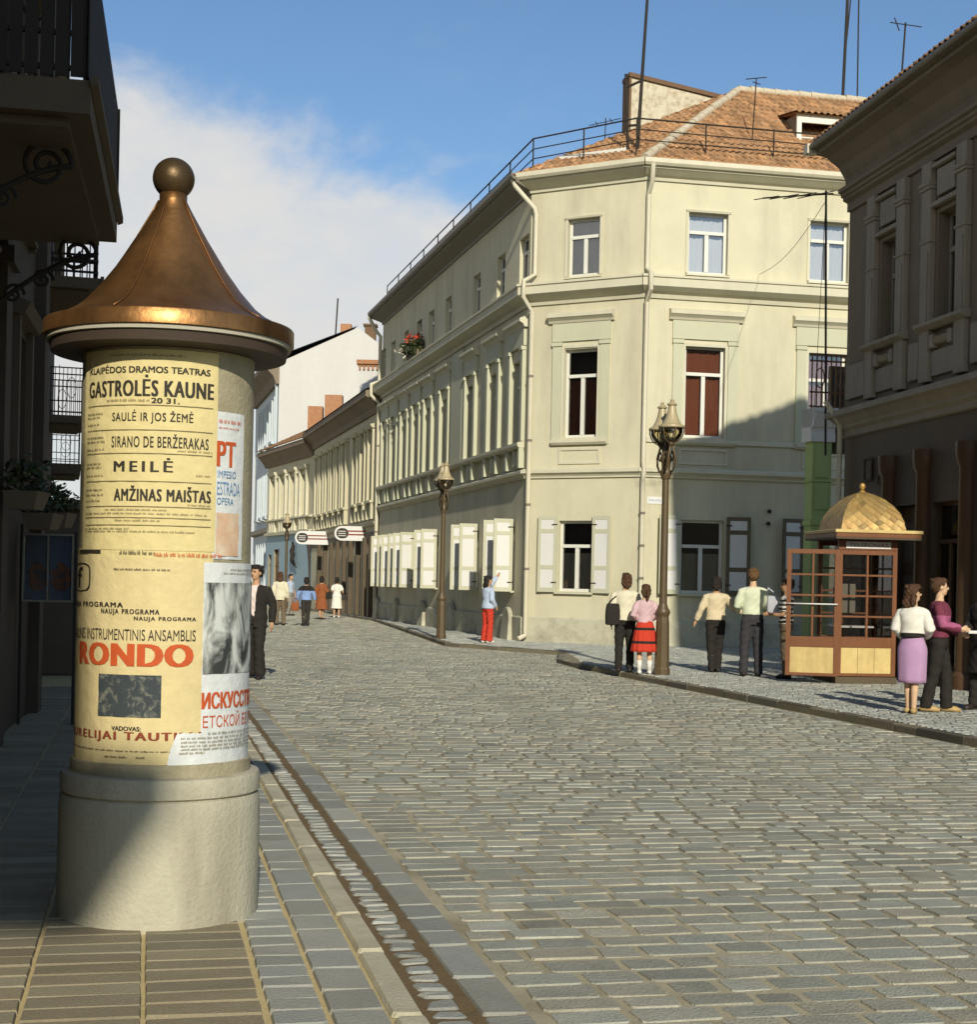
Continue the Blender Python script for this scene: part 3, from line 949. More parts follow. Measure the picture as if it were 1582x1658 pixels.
# window dressings of the middle floor
def dressing(fr, c, hw, deep=1.0):
    a = MB()
    for sg in (-1, 1):
        u0, u1 = sorted((c + sg * (hw + .08), c + sg * (hw + .34)))
        a.box(fr, u0, u1, 0, .055 * deep, 5.28, 7.86).box(fr, u0 - .02, u1 + .02, 0, .085 * deep, 7.86, 7.96)
    a.box(fr, c - hw - .36, c + hw + .36, 0, .05 * deep, 7.98, 8.46)
    a.build('window_surround', M['sage'], house)
    b = MB()
    b.prism(fr, [(0, 8.46), (.07, 8.46), (.10, 8.52), (.17, 8.58), (.20, 8.60), (.20, 8.68), (.17, 8.70), (0, 8.76)], c - hw - .46, c + hw + .46)
    b.prism(fr, [(0, 5.26), (.08, 5.26), (.13, 5.32), (.13, 5.38), (0, 5.42)], c - hw - .32, c + hw + .32)
    for sg in (-1, 1):
        u0, u1 = sorted((c + sg * hw, c + sg * (hw + .075)))
        b.box(fr, u0, u1, 0, .035, 5.42, 7.80)
    b.box(fr, c - hw - .075, c + hw + .075, 0, .035, 7.80, 7.88)
    b.box(fr, c - hw - .12, c + hw + .12, 0, .03, 4.76, 4.82).box(fr, c - hw - .12, c + hw + .12, 0, .03, 5.12, 5.18)
    b.box(fr, c - hw - .12, c - hw - .06, 0, .03, 4.82, 5.12).box(fr, c + hw + .06, c + hw + .12, 0, .03, 4.82, 5.12)
    b.build('window_hood', M['cream_trim'], house)
for fr, Hh in ((FC, Hc), (FRT, Hr)):
    for a, b, c, d in Hh['1']:
        dressing(fr, (a + b) / 2, (b - a) / 2)
    for a, b, c, d in Hh['2']:
        MB().prism(fr, [(0, d), (.05, d), (.07, d + .05), (0, d + .08)], a - .07, b + .07).box(fr, a - .07, a, 0, .03, c, d).box(fr, b, b + .07, 0, .03, c, d).build('window_hood', M['cream_trim'], house)
MB().prism(FRT, [(0, 5.30), (.05, 5.30), (.05, 5.40), (0, 5.42)], .15, FRT.L).build('string_course', M['cream_trim'], house)

def shutter(fr, u, z0, z1, wd_, ang, sgn, parent, paint='shutter'):
    """one leaf hinged at u; ang: how far it stands off the wall"""
    p = fr.at(u, .06, 0)
    dv = fr.d * (sgn * math.cos(R(ang))) + fr.n * math.sin(R(ang))
    f2 = Fr(p, (p[0] + dv.x, p[1] + dv.y), 1)
    if f2.n.dot(Vector((0, -1, 0))) < 0: f2.n = -f2.n
    h = z1 - z0
    mid = [(.06, .30), (.355, .775), (.83, .95)]
    m = MB()
    m.box(f2, 0, .09, -.022, .022, z0, z1).box(f2, wd_ - .09, wd_, -.022, .022, z0, z1)
    for a, b in ((0, .06), (.30, .355), (.775, .83), (.95, 1)):
        m.box(f2, .09, wd_ - .09, -.020, .020, z0 + a * h, z0 + b * h)
    leaf = m.build('shutter', M[paint], parent, bevel=.004)
    q = MB()
    for a, b in mid:
        q.box(f2, .088, wd_ - .088, -.012, .012, z0 + a * h - .003, z0 + b * h + .003)
    q.build('panel', M['panelwhite'], leaf)
    MB().box(f2, -.01, .14, .022, .028, z0 + .12 * h, z0 + .12 * h + .03).box(f2, -.01, .14, .022, .028, z0 + .88 * h, z0 + .88 * h + .03).build('hinge', M['iron'], leaf)

for fr, Hh, cur in ((FC, Hc, ('net', 'curtain_red', 'net')), (FRT, Hr, ('net', 'curtain_red', 'curtain'))):
    for lv, cu in zip('g12', cur):
        for i, (a, b, c, d) in enumerate(Hh[lv]):
            window(fr, a, b, c, d, house, M['white'], M['glass'], M[cu], M['cream_trim'], transom={'g': .62, '1': .68, '2': .66}[lv], low={'g': .55, '1': .66 if fr is FC else .97, '2': .98}[lv], fw=.07)
shutter(FC, 1.0, 1.40, 3.40, .54, 4, -1, house)
shutter(FC, 2.02, 1.40, 3.40, .54, 4, 1, house)
shutter(FRT, 1.10, 1.42, 3.44, .60, 12, -1, house)
shutter(FRT, 2.36, 1.42, 3.44, .62, 14, 1, house, 'shutter_shaded')
shutter(FRT, 4.46, 1.42, 3.44, .62, 12, -1, house, 'shutter_shaded')
shutter(FRT, 5.68, 1.42, 3.44, .62, 12, 1, house, 'shutter_shaded')
for i, (a, b, c, d) in enumerate(Hs['g']):
    window(FS, a, b, c, d, house, M['white'], M['glass'], M['net'], M['cream_trim'], transom=.64, low=.6)
    an = [52, 50, 50, 38, 36, 36][i]
    shutter(FS, a - .05, 1.38, 3.36, .54, an + 40, -1, house)
    shutter(FS, b + .05, 1.38, 3.36, .54, 80, 1, house)
for i, (a, b, c, d) in enumerate(Hs['1']):
    window(FS, a, b, c, d, house, M['white'], M['glass'], M['net'] if i in (2, 6) else None, None, transom=.68, low=.6)
    u, hw = (a + b) / 2, .5
    m = MB()
    for sg in (-1, 1):
        u0, u1 = sorted((u + sg * (hw + .04), u + sg * (hw + .26)))
        m.box(FS, u0, u1, 0, .11, 5.42, 7.86).box(FS, u0 - .02, u1 + .02, 0, .15, 7.86, 7.96)
        m.box(FS, u0 + .02, u1 - .02, 0, .15, 4.70, 5.26)
    m.box(FS, u - hw - .28, u + hw + .28, 0, .09, 7.98, 8.46)
    m.build('window_surround', M['sage'], house)
    MB().prism(FS, [(0, 8.46), (.10, 8.46), (.14, 8.54), (.24, 8.60), (.24, 8.68), (0, 8.78)], u - hw - .38, u + hw + .38).box(FS, u - .16, u + .16, 0, .09, 4.78, 5.18).build('window_hood', M['cream_trim'], house)
MB().prism(FS, [(0, 5.24), (.16, 5.24), (.20, 5.30), (.20, 5.38), (0, 5.42)], .2, FS.L).build('string_course', M['cream_trim'], house)
MB().box(FS, 7.25, 8.75, 0, .10, 5.42, 8.9).build('pilaster', M['sage'], house)
for a, b, c, d in Hs['2']:
    window(FS, a, b, c, d, house, M['white'], M['glass'], None, None, transom=.66)
# rounded stone buttresses standing against the foot of the street front
for u in (1.25, 3.9, 8.2, 12.6, 17.6, 21.6):
    m = MB()
    n = 14
    pr = [(u - .42, 0)] + [(u - .36 * math.cos(math.pi * k / n), .62 + .34 * math.sin(math.pi * k / n)) for k in range(n + 1)] + [(u + .42, 0)]
    vs = [FS.at(a, .02, z) for a, z in pr] + [FS.at(a, .20 if z < .1 else .15, z) for a, z in pr]
    k = len(pr)
    m.add(vs, [tuple(range(k))[::-1], tuple(range(k, 2 * k))] + [(i, (i + 1) % k, k + (i + 1) % k, k + i) for i in range(k)])
    m.build('buttress', M['socle'], house, bevel=.02)

# rain pipes
def pipe(pts, r=.055, name='downpipe', m='zinc', rings=True):
    o = MB().tube(pts, r, 12).build(name, M[m], house, smooth='auto')
    if rings:
        q = MB()
        zt, zb = pts[-2][2], pts[-1][2]
        for i in range(1, 5):
            t = i / 5
            p, e = Vector(pts[-2]), Vector(pts[-1])
            c = p.lerp(e, t)
            q.tube([c - Vector((0, 0, .03)), c + Vector((0, 0, .03))], r + .014, 12)
        q.build('bracket', M['gutterdark'], o)
pipe([FC.at(-.35, .45, 12.30), FC.at(-.28, .42, 12.12), FC.at(.16, .12, 11.55), FC.at(.20, .10, 11.4), FC.at(.20, .10, 9.80), FC.at(.05, .44, 9.58), FC.at(.05, .44, 9.15), FC.at(.16, .15, 8.8), FC.at(.16, .15, .3)], .062)
MB().tube([FC.at(.16, .15, .32), FC.at(.16, .15, .24), FC.at(.05, .34, .14)], .065, 12).build('downpipe', M['zinc'], house, smooth='auto')
pipe([FRT.at(.06, .44, 12.30), FRT.at(.06, .40, 11.9), FRT.at(.06, .10, 11.6), FRT.at(.06, .10, 9.72), FRT.at(.06, .46, 9.55), FRT.at(.06, .46, 9.12), FRT.at(.06, .12, 8.85), FRT.at(.06, .12, 4.8), FRT.at(.06, .20, 4.6), FRT.at(.06, .12, 4.3), FRT.at(.06, .12, .15)], .062)
pipe([FS.at(FS.L - .1, .62, 12.25), FS.at(FS.L - .1, .30, 11.7), FS.at(FS.L - .1, .12, 11.5), FS.at(FS.L - .1, .12, 9.7), FS.at(FS.L - .1, .46, 9.55), FS.at(FS.L - .1, .46, 9.1), FS.at(FS.L - .1, .13, 8.8), FS.at(FS.L - .1, .13, .1)], .075)

# roof
def meet(f1, w1, f2, w2):
    p, q = Vector(f1.at(0, w1, 0)), Vector(f2.at(0, w2, 0))
    den = f1.d.x * f2.d.y - f1.d.y * f2.d.x
    t = ((q.x - p.x) * f2.d.y - (q.y - p.y) * f2.d.x) / den
    v = p + f1.d * t
    return (v.x, v.y)
Ae, Ce = meet(FS, .54, FC, .40), meet(FC, .40, FRT, .40)
De, Ee = FRT.at(FRT.L, .40, 0)[:2], FS.at(FS.L + .1, .54, 0)[:2]
P = Vector((6.8, 43.0, 15.75))
Qr = P + FRT.d * 5.4
Qs = P + FS.d * 20.0
z3 = lambda p: (p[0], p[1], ZT)
rfm = tiles([z3(Ce), z3(De), Qr, P]).build('roof', M['tile'], house, smooth=True, normals=False, colors=True)
tiles([z3(Ae), z3(Ce), P]).build('roof_slope', M['tile'], rfm, smooth=True, normals=False, colors=True)
tiles([z3(Ee), z3(Ae), P, Qs], seg=4).build('roof_slope', M['tile'], rfm, smooth=True, normals=False, colors=True)
MB().add([Qr, De + (ZT,), (12, 52, ZT), Qs, P], [(0, 1, 2), (0, 2, 3, 4)]).build('roof_back', M['tile'], rfm, normals=False)
rg = ridge(MB(), z3(Ce), P, .12)
ridge(rg, P, Qr, .12)
rg.build('ridge_tiles', M['mortar'], rfm, smooth='auto')
fch = Fr((3.75, 43.9), (6.9, 44.55), 1)
def long_block(z0, za, zb, du, dw):
    return MB().add([fch.at(u, w, z) for u, z in ((-du, z0), (fch.L + du, z0), (fch.L + du, zb), (-du, za)) for w in (-.3 - dw, .3 + dw)],
                    [(0, 2, 3, 1), (2, 4, 5, 3), (4, 6, 7, 5), (6, 0, 1, 7), (0, 6, 4, 2), (1, 3, 5, 7)])
chm = long_block(12.6, 16.25, 15.75, 0, 0).build('chimney', M['brickwhite'], rfm)
cap = long_block(0, 16.38, 15.88, .08, .07)
cap.v = [(x, y, z if z > 1 else (16.26 if i < 2 else 15.76)) for i, (x, y, z) in enumerate(cap.v)]
cap.build('cap', M['brown'], rfm)
MB().box(fch, -.07, -.004, -.33, .34, 12.7, 16.24).build('flashing', M['brown'], rfm)
# dormer
fd = Fr(FRT.at(4.55, -1.15, 0), FRT.at(6.15, -1.15, 0), 1)
dm = MB()
dm.box(fd, 0, .14, -.06, .0, 13.25, 14.42).box(fd, 1.46, 1.6, -.06, .0, 13.25, 14.42).box(fd, .14, 1.46, -.06, .0, 14.18, 14.42).box(fd, .14, 1.46, -.06, .0, 13.25, 13.40)
dm.box(fd, .14, 1.46, -.05, -.02, 13.76, 13.80)
dmo = dm.build('dormer', M['white'], house, bevel=.006)
MB().add([fd.at(.02, -.01, 13.25), fd.at(.02, -.01, 14.42), fd.at(.02, -1.5, 14.50), fd.at(1.58, -.01, 13.25), fd.at(1.58, -.01, 14.42), fd.at(1.58, -1.5, 14.50)], [(0, 1, 2), (3, 4, 5), (0, 2, 5, 3)]).build('dormer_cheek', M['gutterdark'], dmo)
MB().box(fd, -.02, .03, -1.5, .02, 13.2, 13.26).add([fd.at(-.30, .02, 13.2), fd.at(-.02, .02, 13.2), fd.at(-.02, -.9, 14.5), fd.at(-.85, -.9, 14.4)], [(0, 1, 2, 3)]).build('flashing', M['gutterdark'], dmo)
tiles([fd.at(-.12, .12, 14.42), fd.at(1.72, .12, 14.42), fd.at(1.72, -1.9, 14.78), fd.at(-.12, -1.9, 14.78)]).build('dormer_roof', M['tile'], dmo, smooth=True, normals=False, colors=True)
# snow guard railing along the eaves
sr = MB()
zb = ZT + .34
line = [FS.at(FS.L - .2, -.10, zb), FS.at(.3, -.10, zb), FRT.at(-.25, -.05, zb + .02), FRT.at(FRT.L - .3, -.18, zb)]
for dz, rr in ((.78, .022), (.50, .016), (.24, .016)):
    sr.tube([(x, y, z + dz) for x, y, z in line], rr, 6)
for a, b, n in ((0, 1, 9), (1, 2, 2), (2, 3, 5)):
    for i in range(n + (b == 3)):
        p = Vector(line[a]).lerp(Vector(line[b]), i / n)
        sr.tube([p + Vector((0, 0, -.25)), p + Vector((0, 0, .80))], .02, 6)
sr.build('roof_railing', M['iron'], house)
MB().box(FC, .55, 2.5, -.62, -.50, 12.80, 13.05).build('roof_board', M['white'], house)
# street plate by the corner
pl_ = MB().box(FRT, .22, .62, .0, .015, 3.72, 3.90).build('street_plate', M['panelwhite'], house)
text_on(FRT, 'ŽALIOJI', .26, .58, 3.77, 3.85, .017, M['inkblue'], pl_, .01)
# wall lamp bracket and two round boxes in the shaded bay
MB().ball(FRT.at(3.52, .06, 3.62), (.055, .05, .055), 10, 8).build('wall_box', M['iron'], house, smooth=True)
MB().ball(FRT.at(3.50, .06, 3.30), (.055, .05, .055), 10, 8).build('wall_box', M['iron'], house, smooth=True)

# ------------------------------------------------------------------ dark house on the right
G, K = (6.75, 28.9), (6.75 + .165 * 21, 7.9)
FG = Fr(G, K, 1)
dark = thing('town_house', 'shaded grey-brown house with heavy cornice and dark shop front behind the phone booth', 'house', (G[0], G[1], EP))
BAY = [1.87, 4.13, 6.40, 8.66, 10.9]
hol = [(c - .36, c + .36, 6.15, 7.92) for c in BAY]
MB_ = facade(FG, 0, FG.L, 5.0, 10.1, hol, .30)
gN = Fr(G, (G[0] + 5.9, G[1] + 1.18), -1)
facade(gN, 0, gN.L, 0, 10.1, [], mb=MB_)
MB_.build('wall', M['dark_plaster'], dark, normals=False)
bk = gN.at(gN.L, 0, 0)
MB().slab([FG.at(.1, -.42, 0)[:2], FG.at(FG.L, -.42, 0)[:2], (FG.at(FG.L, 0, 0)[0] + 5.8, 9), bk[:2], gN.at(.45, -.1, 0)[:2]], 0, 10.0).build('inner_wall', M['room'], dark)
pr = [(0, 8.82), (.05, 8.82), (.05, 8.98), (.13, 9.03), (.13, 9.08), (.17, 9.10), (.17, 9.16), (.22, 9.18), (.22, 9.25), (.08, 9.29), (.10, 9.44), (.22, 9.66), (.44, 9.86), (.62, 9.93), (.62, 10.02), (.67, 10.05), (.67, 10.14), (0, 10.20)]
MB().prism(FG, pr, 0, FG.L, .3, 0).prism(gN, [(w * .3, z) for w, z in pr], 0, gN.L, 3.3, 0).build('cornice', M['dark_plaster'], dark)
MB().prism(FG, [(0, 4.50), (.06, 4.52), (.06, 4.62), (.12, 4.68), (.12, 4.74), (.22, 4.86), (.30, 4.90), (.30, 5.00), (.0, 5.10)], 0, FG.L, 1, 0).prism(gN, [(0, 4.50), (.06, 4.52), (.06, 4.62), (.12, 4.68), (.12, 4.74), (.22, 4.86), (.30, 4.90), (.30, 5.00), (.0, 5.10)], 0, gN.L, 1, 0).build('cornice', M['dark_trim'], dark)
for c in BAY:
    m = MB()
    for sg in (-1, 1):
        u0, u1 = sorted((c + sg * .46, c + sg * .80))
        m.box(FG, u0, u1, 0, .11, 5.98, 8.34).box(FG, u0 + .05, u1 - .05, .11, .13, 6.1, 7.3)
        m.box(FG, u0 - .02, u1 + .02, 0, .13, 7.45, 7.50).box(FG, u0 - .02, u1 + .02, 0, .14, 8.34, 8.40).box(FG, u0 - .03, u1 + .03, 0, .16, 8.40, 8.47).box(FG, u0, u1, 0, .12, 8.47, 8.80)
        m.box(FG, u0, u1, 0, .11, 5.12, 5.98)
    m.build('pilaster', M['dark_trim'], dark, bevel=.012)
    m = MB().box(FG, c - .46, c + .46, 0, .10, 8.02, 8.10).box(FG, c - .32, c + .32, 0, .07, 8.18, 8.62).box(FG, c - .40, c + .40, 0, .13, 8.66, 8.72)
    m.prism(FG, [(0, 5.98), (.10, 5.98), (.20, 6.04), (.20, 6.10), (0, 6.13)], c - .86, c + .86)
    m.prism(FG, [(0, 5.70), (.08, 5.72), (.13, 5.82), (0, 5.84)], c - .30, c + .30).box(FG, c - .40, c - .26, 0, .12, 5.66, 5.88).box(FG, c + .26, c + .40, 0, .12, 5.66, 5.88).box(FG, c - .44, c + .44, 0, .05, 5.20, 5.62)
    m.build('window_surround', M['dark_trim'], dark, bevel=.008)
    window(FG, c - .36, c + .36, 6.15, 7.92, dark, M['dark_trim'], M['glass'], None, None, w=-.2, mull=False, fw=.07, transom=.62)
for a, b in zip([0.0] + [c + .84 for c in BAY], [c - .84 for c in BAY]):
    if b - a > .3:
        MB().box(FG, a + .1, b - .08, 0, .06, 5.22, 5.86).build('panel', M['dark_trim'], dark, bevel=.01)
M['darkrust'] = mat('dark brown gloss paint', (0.085, 0.048, 0.025), rough=0.45, var=0.2, bump=0.08)
# shop front: recessed dark wall between round columns
sf = facade(FG, 0, FG.L, 0, 4.5, [(.9, 1.9, .35, 3.1), (2.35, 3.25, .08, 3.1), (3.75, 4.7, .35, 3.1), (5.4, 6.6, .35, 3.1)], .25)
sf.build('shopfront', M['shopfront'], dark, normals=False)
for a, b, z in ((.9, 1.9, .35), (3.75, 4.7, .35), (5.4, 6.6, .35)):
    window(FG, a, b, z, 3.1, dark, M['darkrust'], M['glass'], M['net'] if a < 3 else None, None, w=-.12, transom=.75, low=.55)
dr = MB().box(FG, 2.38, 3.22, -.18, -.12, .1, 3.08).build('door', M['darkrust'], dark)
for k in range(3):
    MB().box(FG, 2.48, 3.12, -.12, -.10, .3 + .9 * k, 1.0 + .9 * k).build('panel', M['shopfront'], dr, bevel=.01)
for u in (2.12, 3.5, 5.05, 6.9):
    MB().lathe(FG.at(u, .02, 0)[:2], [(.20, .05), (.20, .3), (.15, .36), (.145, 3.6), (.19, 3.7), (.21, 3.85), (.21, 4.0)], 20).build('column', M['darkrust'], dark, smooth='auto')
MB().box(FG, 3.32, 3.36, .02, .05, .3, 2.9).build('door_trim', M['cream_trim'], dark)
for u, z, a, b in ((1.0, 3.62, .34, .42), (1.62, 3.8, .22, .20), (1.62, 3.5, .22, .20)):
    m = MB().box(FG, u, u + a, .02, .05, z, z + .03).box(FG, u, u + a, .02, .05, z + b - .03, z + b).box(FG, u, u + .03, .02, .05, z + .03, z + b - .03).box(FG, u + a - .03, u + a, .02, .05, z + .03, z + b - .03)
    pq = m.build('wall_plaque', M['left_trim'], dark)
    MB().box(FG, u + .03, u + a - .03, .015, .03, z + .03, z + b - .03).build('plate', M['shopfront'], pq)
MB().tube([FG.at(.02, .42, 5.2), FG.at(.05, .30, 5.02), FG.at(.06, .13, 4.75), FG.at(.06, .13, .2)], .05, 12).build('downpipe', M['zinc'], dark, smooth='auto')
# roof of the dark house
ov = .70
e0, e1 = Vector(FG.at(-.24, ov, 10.16)), Vector(FG.at(FG.L, ov, 10.16))
r0, r1 = Vector(FG.at(1.6, -2.75, 12.5)), Vector(FG.at(FG.L, -2.75, 12.5))
b0, b1 = Vector(gN.at(gN.L + .3, .24, 10.16)), Vector(FG.at(FG.L, -6.3, 10.16))
rfd = tiles([e0, e1, r1, r0], spread=.12).build('roof', M['tile'], dark, smooth=True, normals=False, colors=True)
tiles([b0, e0, r0], spread=.12).build('roof_slope', M['tile'], rfd, smooth=True, normals=False, colors=True)
MB().add([b0, b1, r1, r0], [(0, 1, 2, 3)]).build('roof_back', M['tile'], rfd, normals=False)
MB().tube([FG.at(-.28, ov + .02, 10.08), FG.at(FG.L, ov + .02, 10.08)], .055, 10).build('gutter', M['gutterdark'], dark, smooth=True)
MB().box(FG, -.40, -.20, ov - .1, ov + .1, 9.96, 10.14).build('gutter_head', M['zinc'], dark)

# aerial fixed to the corner of the dark house
ant = thing('tv_antenna', 'spiky television aerial on a thin mast at the corner of the shaded house', 'aerial', FG.at(-.35, .35, 9.2), 'roof aerials')
mst = Vector(FG.at(-.35, .35, 9.2))
m = MB().tube([mst + Vector((.1, 0, -5.0)), mst + Vector((0, 0, .1))], .022, 6)
m.build('mast', M['iron'], ant)
m = MB().tube([mst + Vector((-1.25, -.2, -.12)), mst + Vector((.15, .05, .06))], .016, 6)
for t, l in ((.05, .35), (.3, .4), (.52, .45), (.75, .5)):
    c = mst + Vector((-1.25 + 1.4 * t, -.2 + .25 * t, -.12 + .18 * t))
    m.tube([c + Vector((-.5 * l, l, .05)), c + Vector((.5 * l, -l, -.05))], .010, 5)
m.build('boom', M['iron'], ant)

# ------------------------------------------------------------------ gateway between the two houses
gw = thing('gateway', 'green plastered gate pillar with white capital and iron balcony railing above', 'gate', (7.4, 34, EP))
FW = Fr((7.12, 33.8), (12.0, 34.8), 1)
m = MB().box(FW, .06, .52, -.4, 0, .08, 4.92).box(FW, .02, .56, -.4, .04, 3.05, 3.16).box(FW, .03, .55, -.4, .03, 4.02, 4.06)
m.box(FW, .13, .45, 0, .03, 3.4, 4.0).box(FW, .13, .45, 0, .03, 4.12, 4.80)
m.build('pillar', M['green'], gw, bevel=.008)
MB().prism(FW, [(-.5, 4.92), (.04, 4.92), (.04, 5.10), (.02, 5.12), (.02, 5.22), (.06, 5.25), (.10, 5.40), (.16, 5.55), (.18, 5.57), (.18, 5.66), (-.5, 5.66)], .0, .58).prism(Fr(FW.at(.0, -.5, 0), FW.at(.0, .1, 0), -1), [(0, 5.25), (.05, 5.40), (.10, 5.55), (.12, 5.57), (.12, 5.66), (0, 5.66)], 0, .66).build('capital', M['graywhite'], gw)
MB().box(FW, .62, 4.9, -.5, -.06, 4.7, 5.62).build('beam', M['left_trim'], gw)
MB().box(FW, 3.6, 4.2, -.5, 0, .08, 4.69).build('pillar', M['green'], gw)
m = MB()
for zz in (5.70, 6.02, 6.72, 6.86):
    m.box(FW, .0, 4.6, -.12, -.09, zz, zz + .035)
k = .04
while k < 4.5:
    m.box(FW, k, k + .025, -.118, -.092, 5.67, 6.86)
    k += .115
for c in (.25, .75, 1.25):
    m.tube([FW.at(c + .1 * math.cos(a / 8 * math.pi), -.105, 6.36 + .22 * math.sin(a / 8 * math.pi)) for a in range(17)], .014, 6)
m.build('railing', M['rust'], gw)
MB().box(FW, .75, 4.8, -1.6, -.14, 5.63, 5.75).box(FW, .8, 4.8, -.9, -.8, 5.75, 6.75).build('balcony', M['shopfront'], gw)

# ------------------------------------------------------------------ houses in shade on the left
FA = Fr((-5.39, 18.0), (-.53, -6.3), -1)
lh = thing('brown_house', 'dark brown house on the left with iron balcony and scroll brackets, in full shade', 'house', (-5.39, 18, 0))
WA = [(1.6, 2.7), (5.6, 6.8), (8.3, 9.5), (12, 13.2), (15.6, 16.8), (19.5, 20.7)]
ho = [(a, b, 5.2, 7.6) for a, b in WA] + [(a, b, 2.7, 4.1) for a, b in WA]
w_ = facade(FA, 0, FA.L, 0, 10.2, ho, .25)
gA = Fr((-5.39, 18.0), (-14, 16.3), 1)
facade(gA, 0, gA.L, 0, 10.2, [], mb=w_)
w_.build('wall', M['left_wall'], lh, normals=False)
MB().slab([FA.at(.2, -.5, 0)[:2], FA.at(FA.L, -.5, 0)[:2], (-8, -6), (-14, 16.2)], 0, 10.1).build('inner_wall', M['room'], lh)
for a, b, c, d in ho:
    window(FA, a, b, c, d, lh, M['left_trim'] if a > 3 else M['white'], M['glass'], M['curtain'] if c > 5 else None, M['left_trim'], low=.75)
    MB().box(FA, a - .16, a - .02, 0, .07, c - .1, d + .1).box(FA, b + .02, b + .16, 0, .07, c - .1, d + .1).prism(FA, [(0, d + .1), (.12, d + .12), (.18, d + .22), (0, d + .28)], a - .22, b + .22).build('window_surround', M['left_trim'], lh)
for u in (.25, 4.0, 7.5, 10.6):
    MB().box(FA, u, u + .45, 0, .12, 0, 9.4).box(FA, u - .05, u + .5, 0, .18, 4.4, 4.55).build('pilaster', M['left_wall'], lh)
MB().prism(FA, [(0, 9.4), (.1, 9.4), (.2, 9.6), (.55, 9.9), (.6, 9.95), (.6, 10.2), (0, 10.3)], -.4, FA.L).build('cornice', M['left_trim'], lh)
MB().add([FA.at(-.4, .6, 10.2), FA.at(FA.L, .6, 10.2), FA.at(FA.L, -5, 12.6), FA.at(-.4, -5, 12.6)], [(0, 1, 2, 3)]).build('roof', M['gutterdark'], lh, normals=False)

def balcony(fr, u0, u1, zs, pr_, parent, th=.2, hr=.95, gap=.10, solid=False, name='balcony'):
    m = MB()
    m.box(fr, u0, u1, 0, pr_, zs + .03, zs + th).box(fr, u0 + .12, u1 - .12, .02, pr_ - .14, zs - .03, zs + .028)
    m.prism(fr, [(pr_ + .004, zs + th - .05), (pr_ + .05, zs + th - .03), (pr_ + .05, zs + th + .02), (pr_ + .004, zs + th + .02)], u0 - .04, u1 + .04)
    sl = m.build(name, M['left_trim'], parent)
    r = MB()
    zt = zs + th
    def side(p, q):
        f = Fr(p, q, 1)
        for zz in (zt + .08, zt + hr * .30, zt + hr * .86, zt + hr):
            r.box(f, 0, f.L, -.014, .014, zz - .015, zz + .015)
        k = 0.0
        i = 0
        while k <= f.L + .001:
            r.box(f, k - .009, k + .009, -.009, .009, zt, zt + hr + (.06 if i % 6 == 0 else 0))
            k += gap
            i += 1
        k = gap * 3
        while k < f.L - gap:
            r.tube([f.at(k + gap * 1.1 * math.cos(a * math.pi / 6), 0, zt + hr * .58 + hr * .22 * math.sin(a * math.pi / 6)) for a in range(13)], .010, 5)
            k += gap * 6
    e = .04
    c = [fr.at(u0 + e, 0, 0), fr.at(u0 + e, pr_ - e, 0), fr.at(u1 - e, pr_ - e, 0), fr.at(u1 - e, 0, 0)]
    for p, q in zip(c, c[1:]):
        side(p, q)
    if solid:
        for p, q in zip(c, c[1:]):
            f = Fr(p, q, 1)
            k = 0
            while k < f.L:
                r.box(f, k + .008, k + .085, -.03, -.02, zt + .02, zt + hr - .05)
                k += .093
    r.build('railing', M['iron'], sl)
    return sl
bal = balcony(FA, 5.1, 8.85, 4.47, 1.10, lh, .24, 1.0, solid=True)
MB().slab([(-.52, -6.2), (.03, -6.2), (.25, -5.05), (-.19, -4.9), (-.62, -2.0), (-1.4, -2.0), (-.75, -5.0)], 6.52, 6.78).build('balcony', M['left_trim'], lh)  # unseen slab added behind the camera, outlined to shade the column base
def scroll(fr, u, w, z, s, parent):
    pts = []
    for i in range(40):
        a = i / 39 * 4.2 * math.pi
        r_ = .02 + .15 * (1 - i / 39)
        pts.append(fr.at(u, w + s * r_ * math.cos(a), z - .12 + s * r_ * math.sin(a)))
    m = MB().tube(pts, .018 * s, 8)
    pts = [fr.at(u, w + s * .17 - t * (w - .05 + s * .17), z - .12 - .55 * t ** 1.6) for t in [i / 12 for i in range(13)]]
    m.tube(pts, .022 * s, 8)
    for t in (.35, .65):
        c = fr.at(u, w * (1 - t), z - .2 - .45 * t)
        m.tube([(c[0] + fr.n.x * .09 * s * (1 - i / 26) * math.cos(i * .45), c[1] + fr.n.y * .09 * s * (1 - i / 26) * math.cos(i * .45), c[2] + .09 * s * (1 - i / 26) * math.sin(i * .45)) for i in range(26)], .014 * s, 6)
    m.build('bracket', M['iron'], parent)
for u in (5.35, 8.2):
    scroll(FA, u, .78, 4.45, 1.0, lh)

FB = Fr((-17.4, 60), (-5.50, 18.35), -1)
lb = thing('balcony_house', 'narrow shaded house front with three iron balconies stepping away down the street', 'house', (-5.5, 18.35, 0))
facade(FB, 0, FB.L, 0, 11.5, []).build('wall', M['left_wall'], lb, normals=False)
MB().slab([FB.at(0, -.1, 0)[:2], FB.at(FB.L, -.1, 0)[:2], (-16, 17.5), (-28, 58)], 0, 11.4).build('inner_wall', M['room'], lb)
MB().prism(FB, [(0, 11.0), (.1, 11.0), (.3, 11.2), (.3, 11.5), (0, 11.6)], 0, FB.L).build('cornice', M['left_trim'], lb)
def ub(y): return (60 - y) / .9615
balcony(FB, ub(22.8), ub(20.4), 5.45, .74, lb, .18, .80)
balcony(FB, ub(40.6), ub(38.0), 5.38, .86, lb, .22, 1.2)
balcony(FB, ub(57.2), ub(54.0), 5.15, 1.0, lb, .4, 1.3, gap=.16)
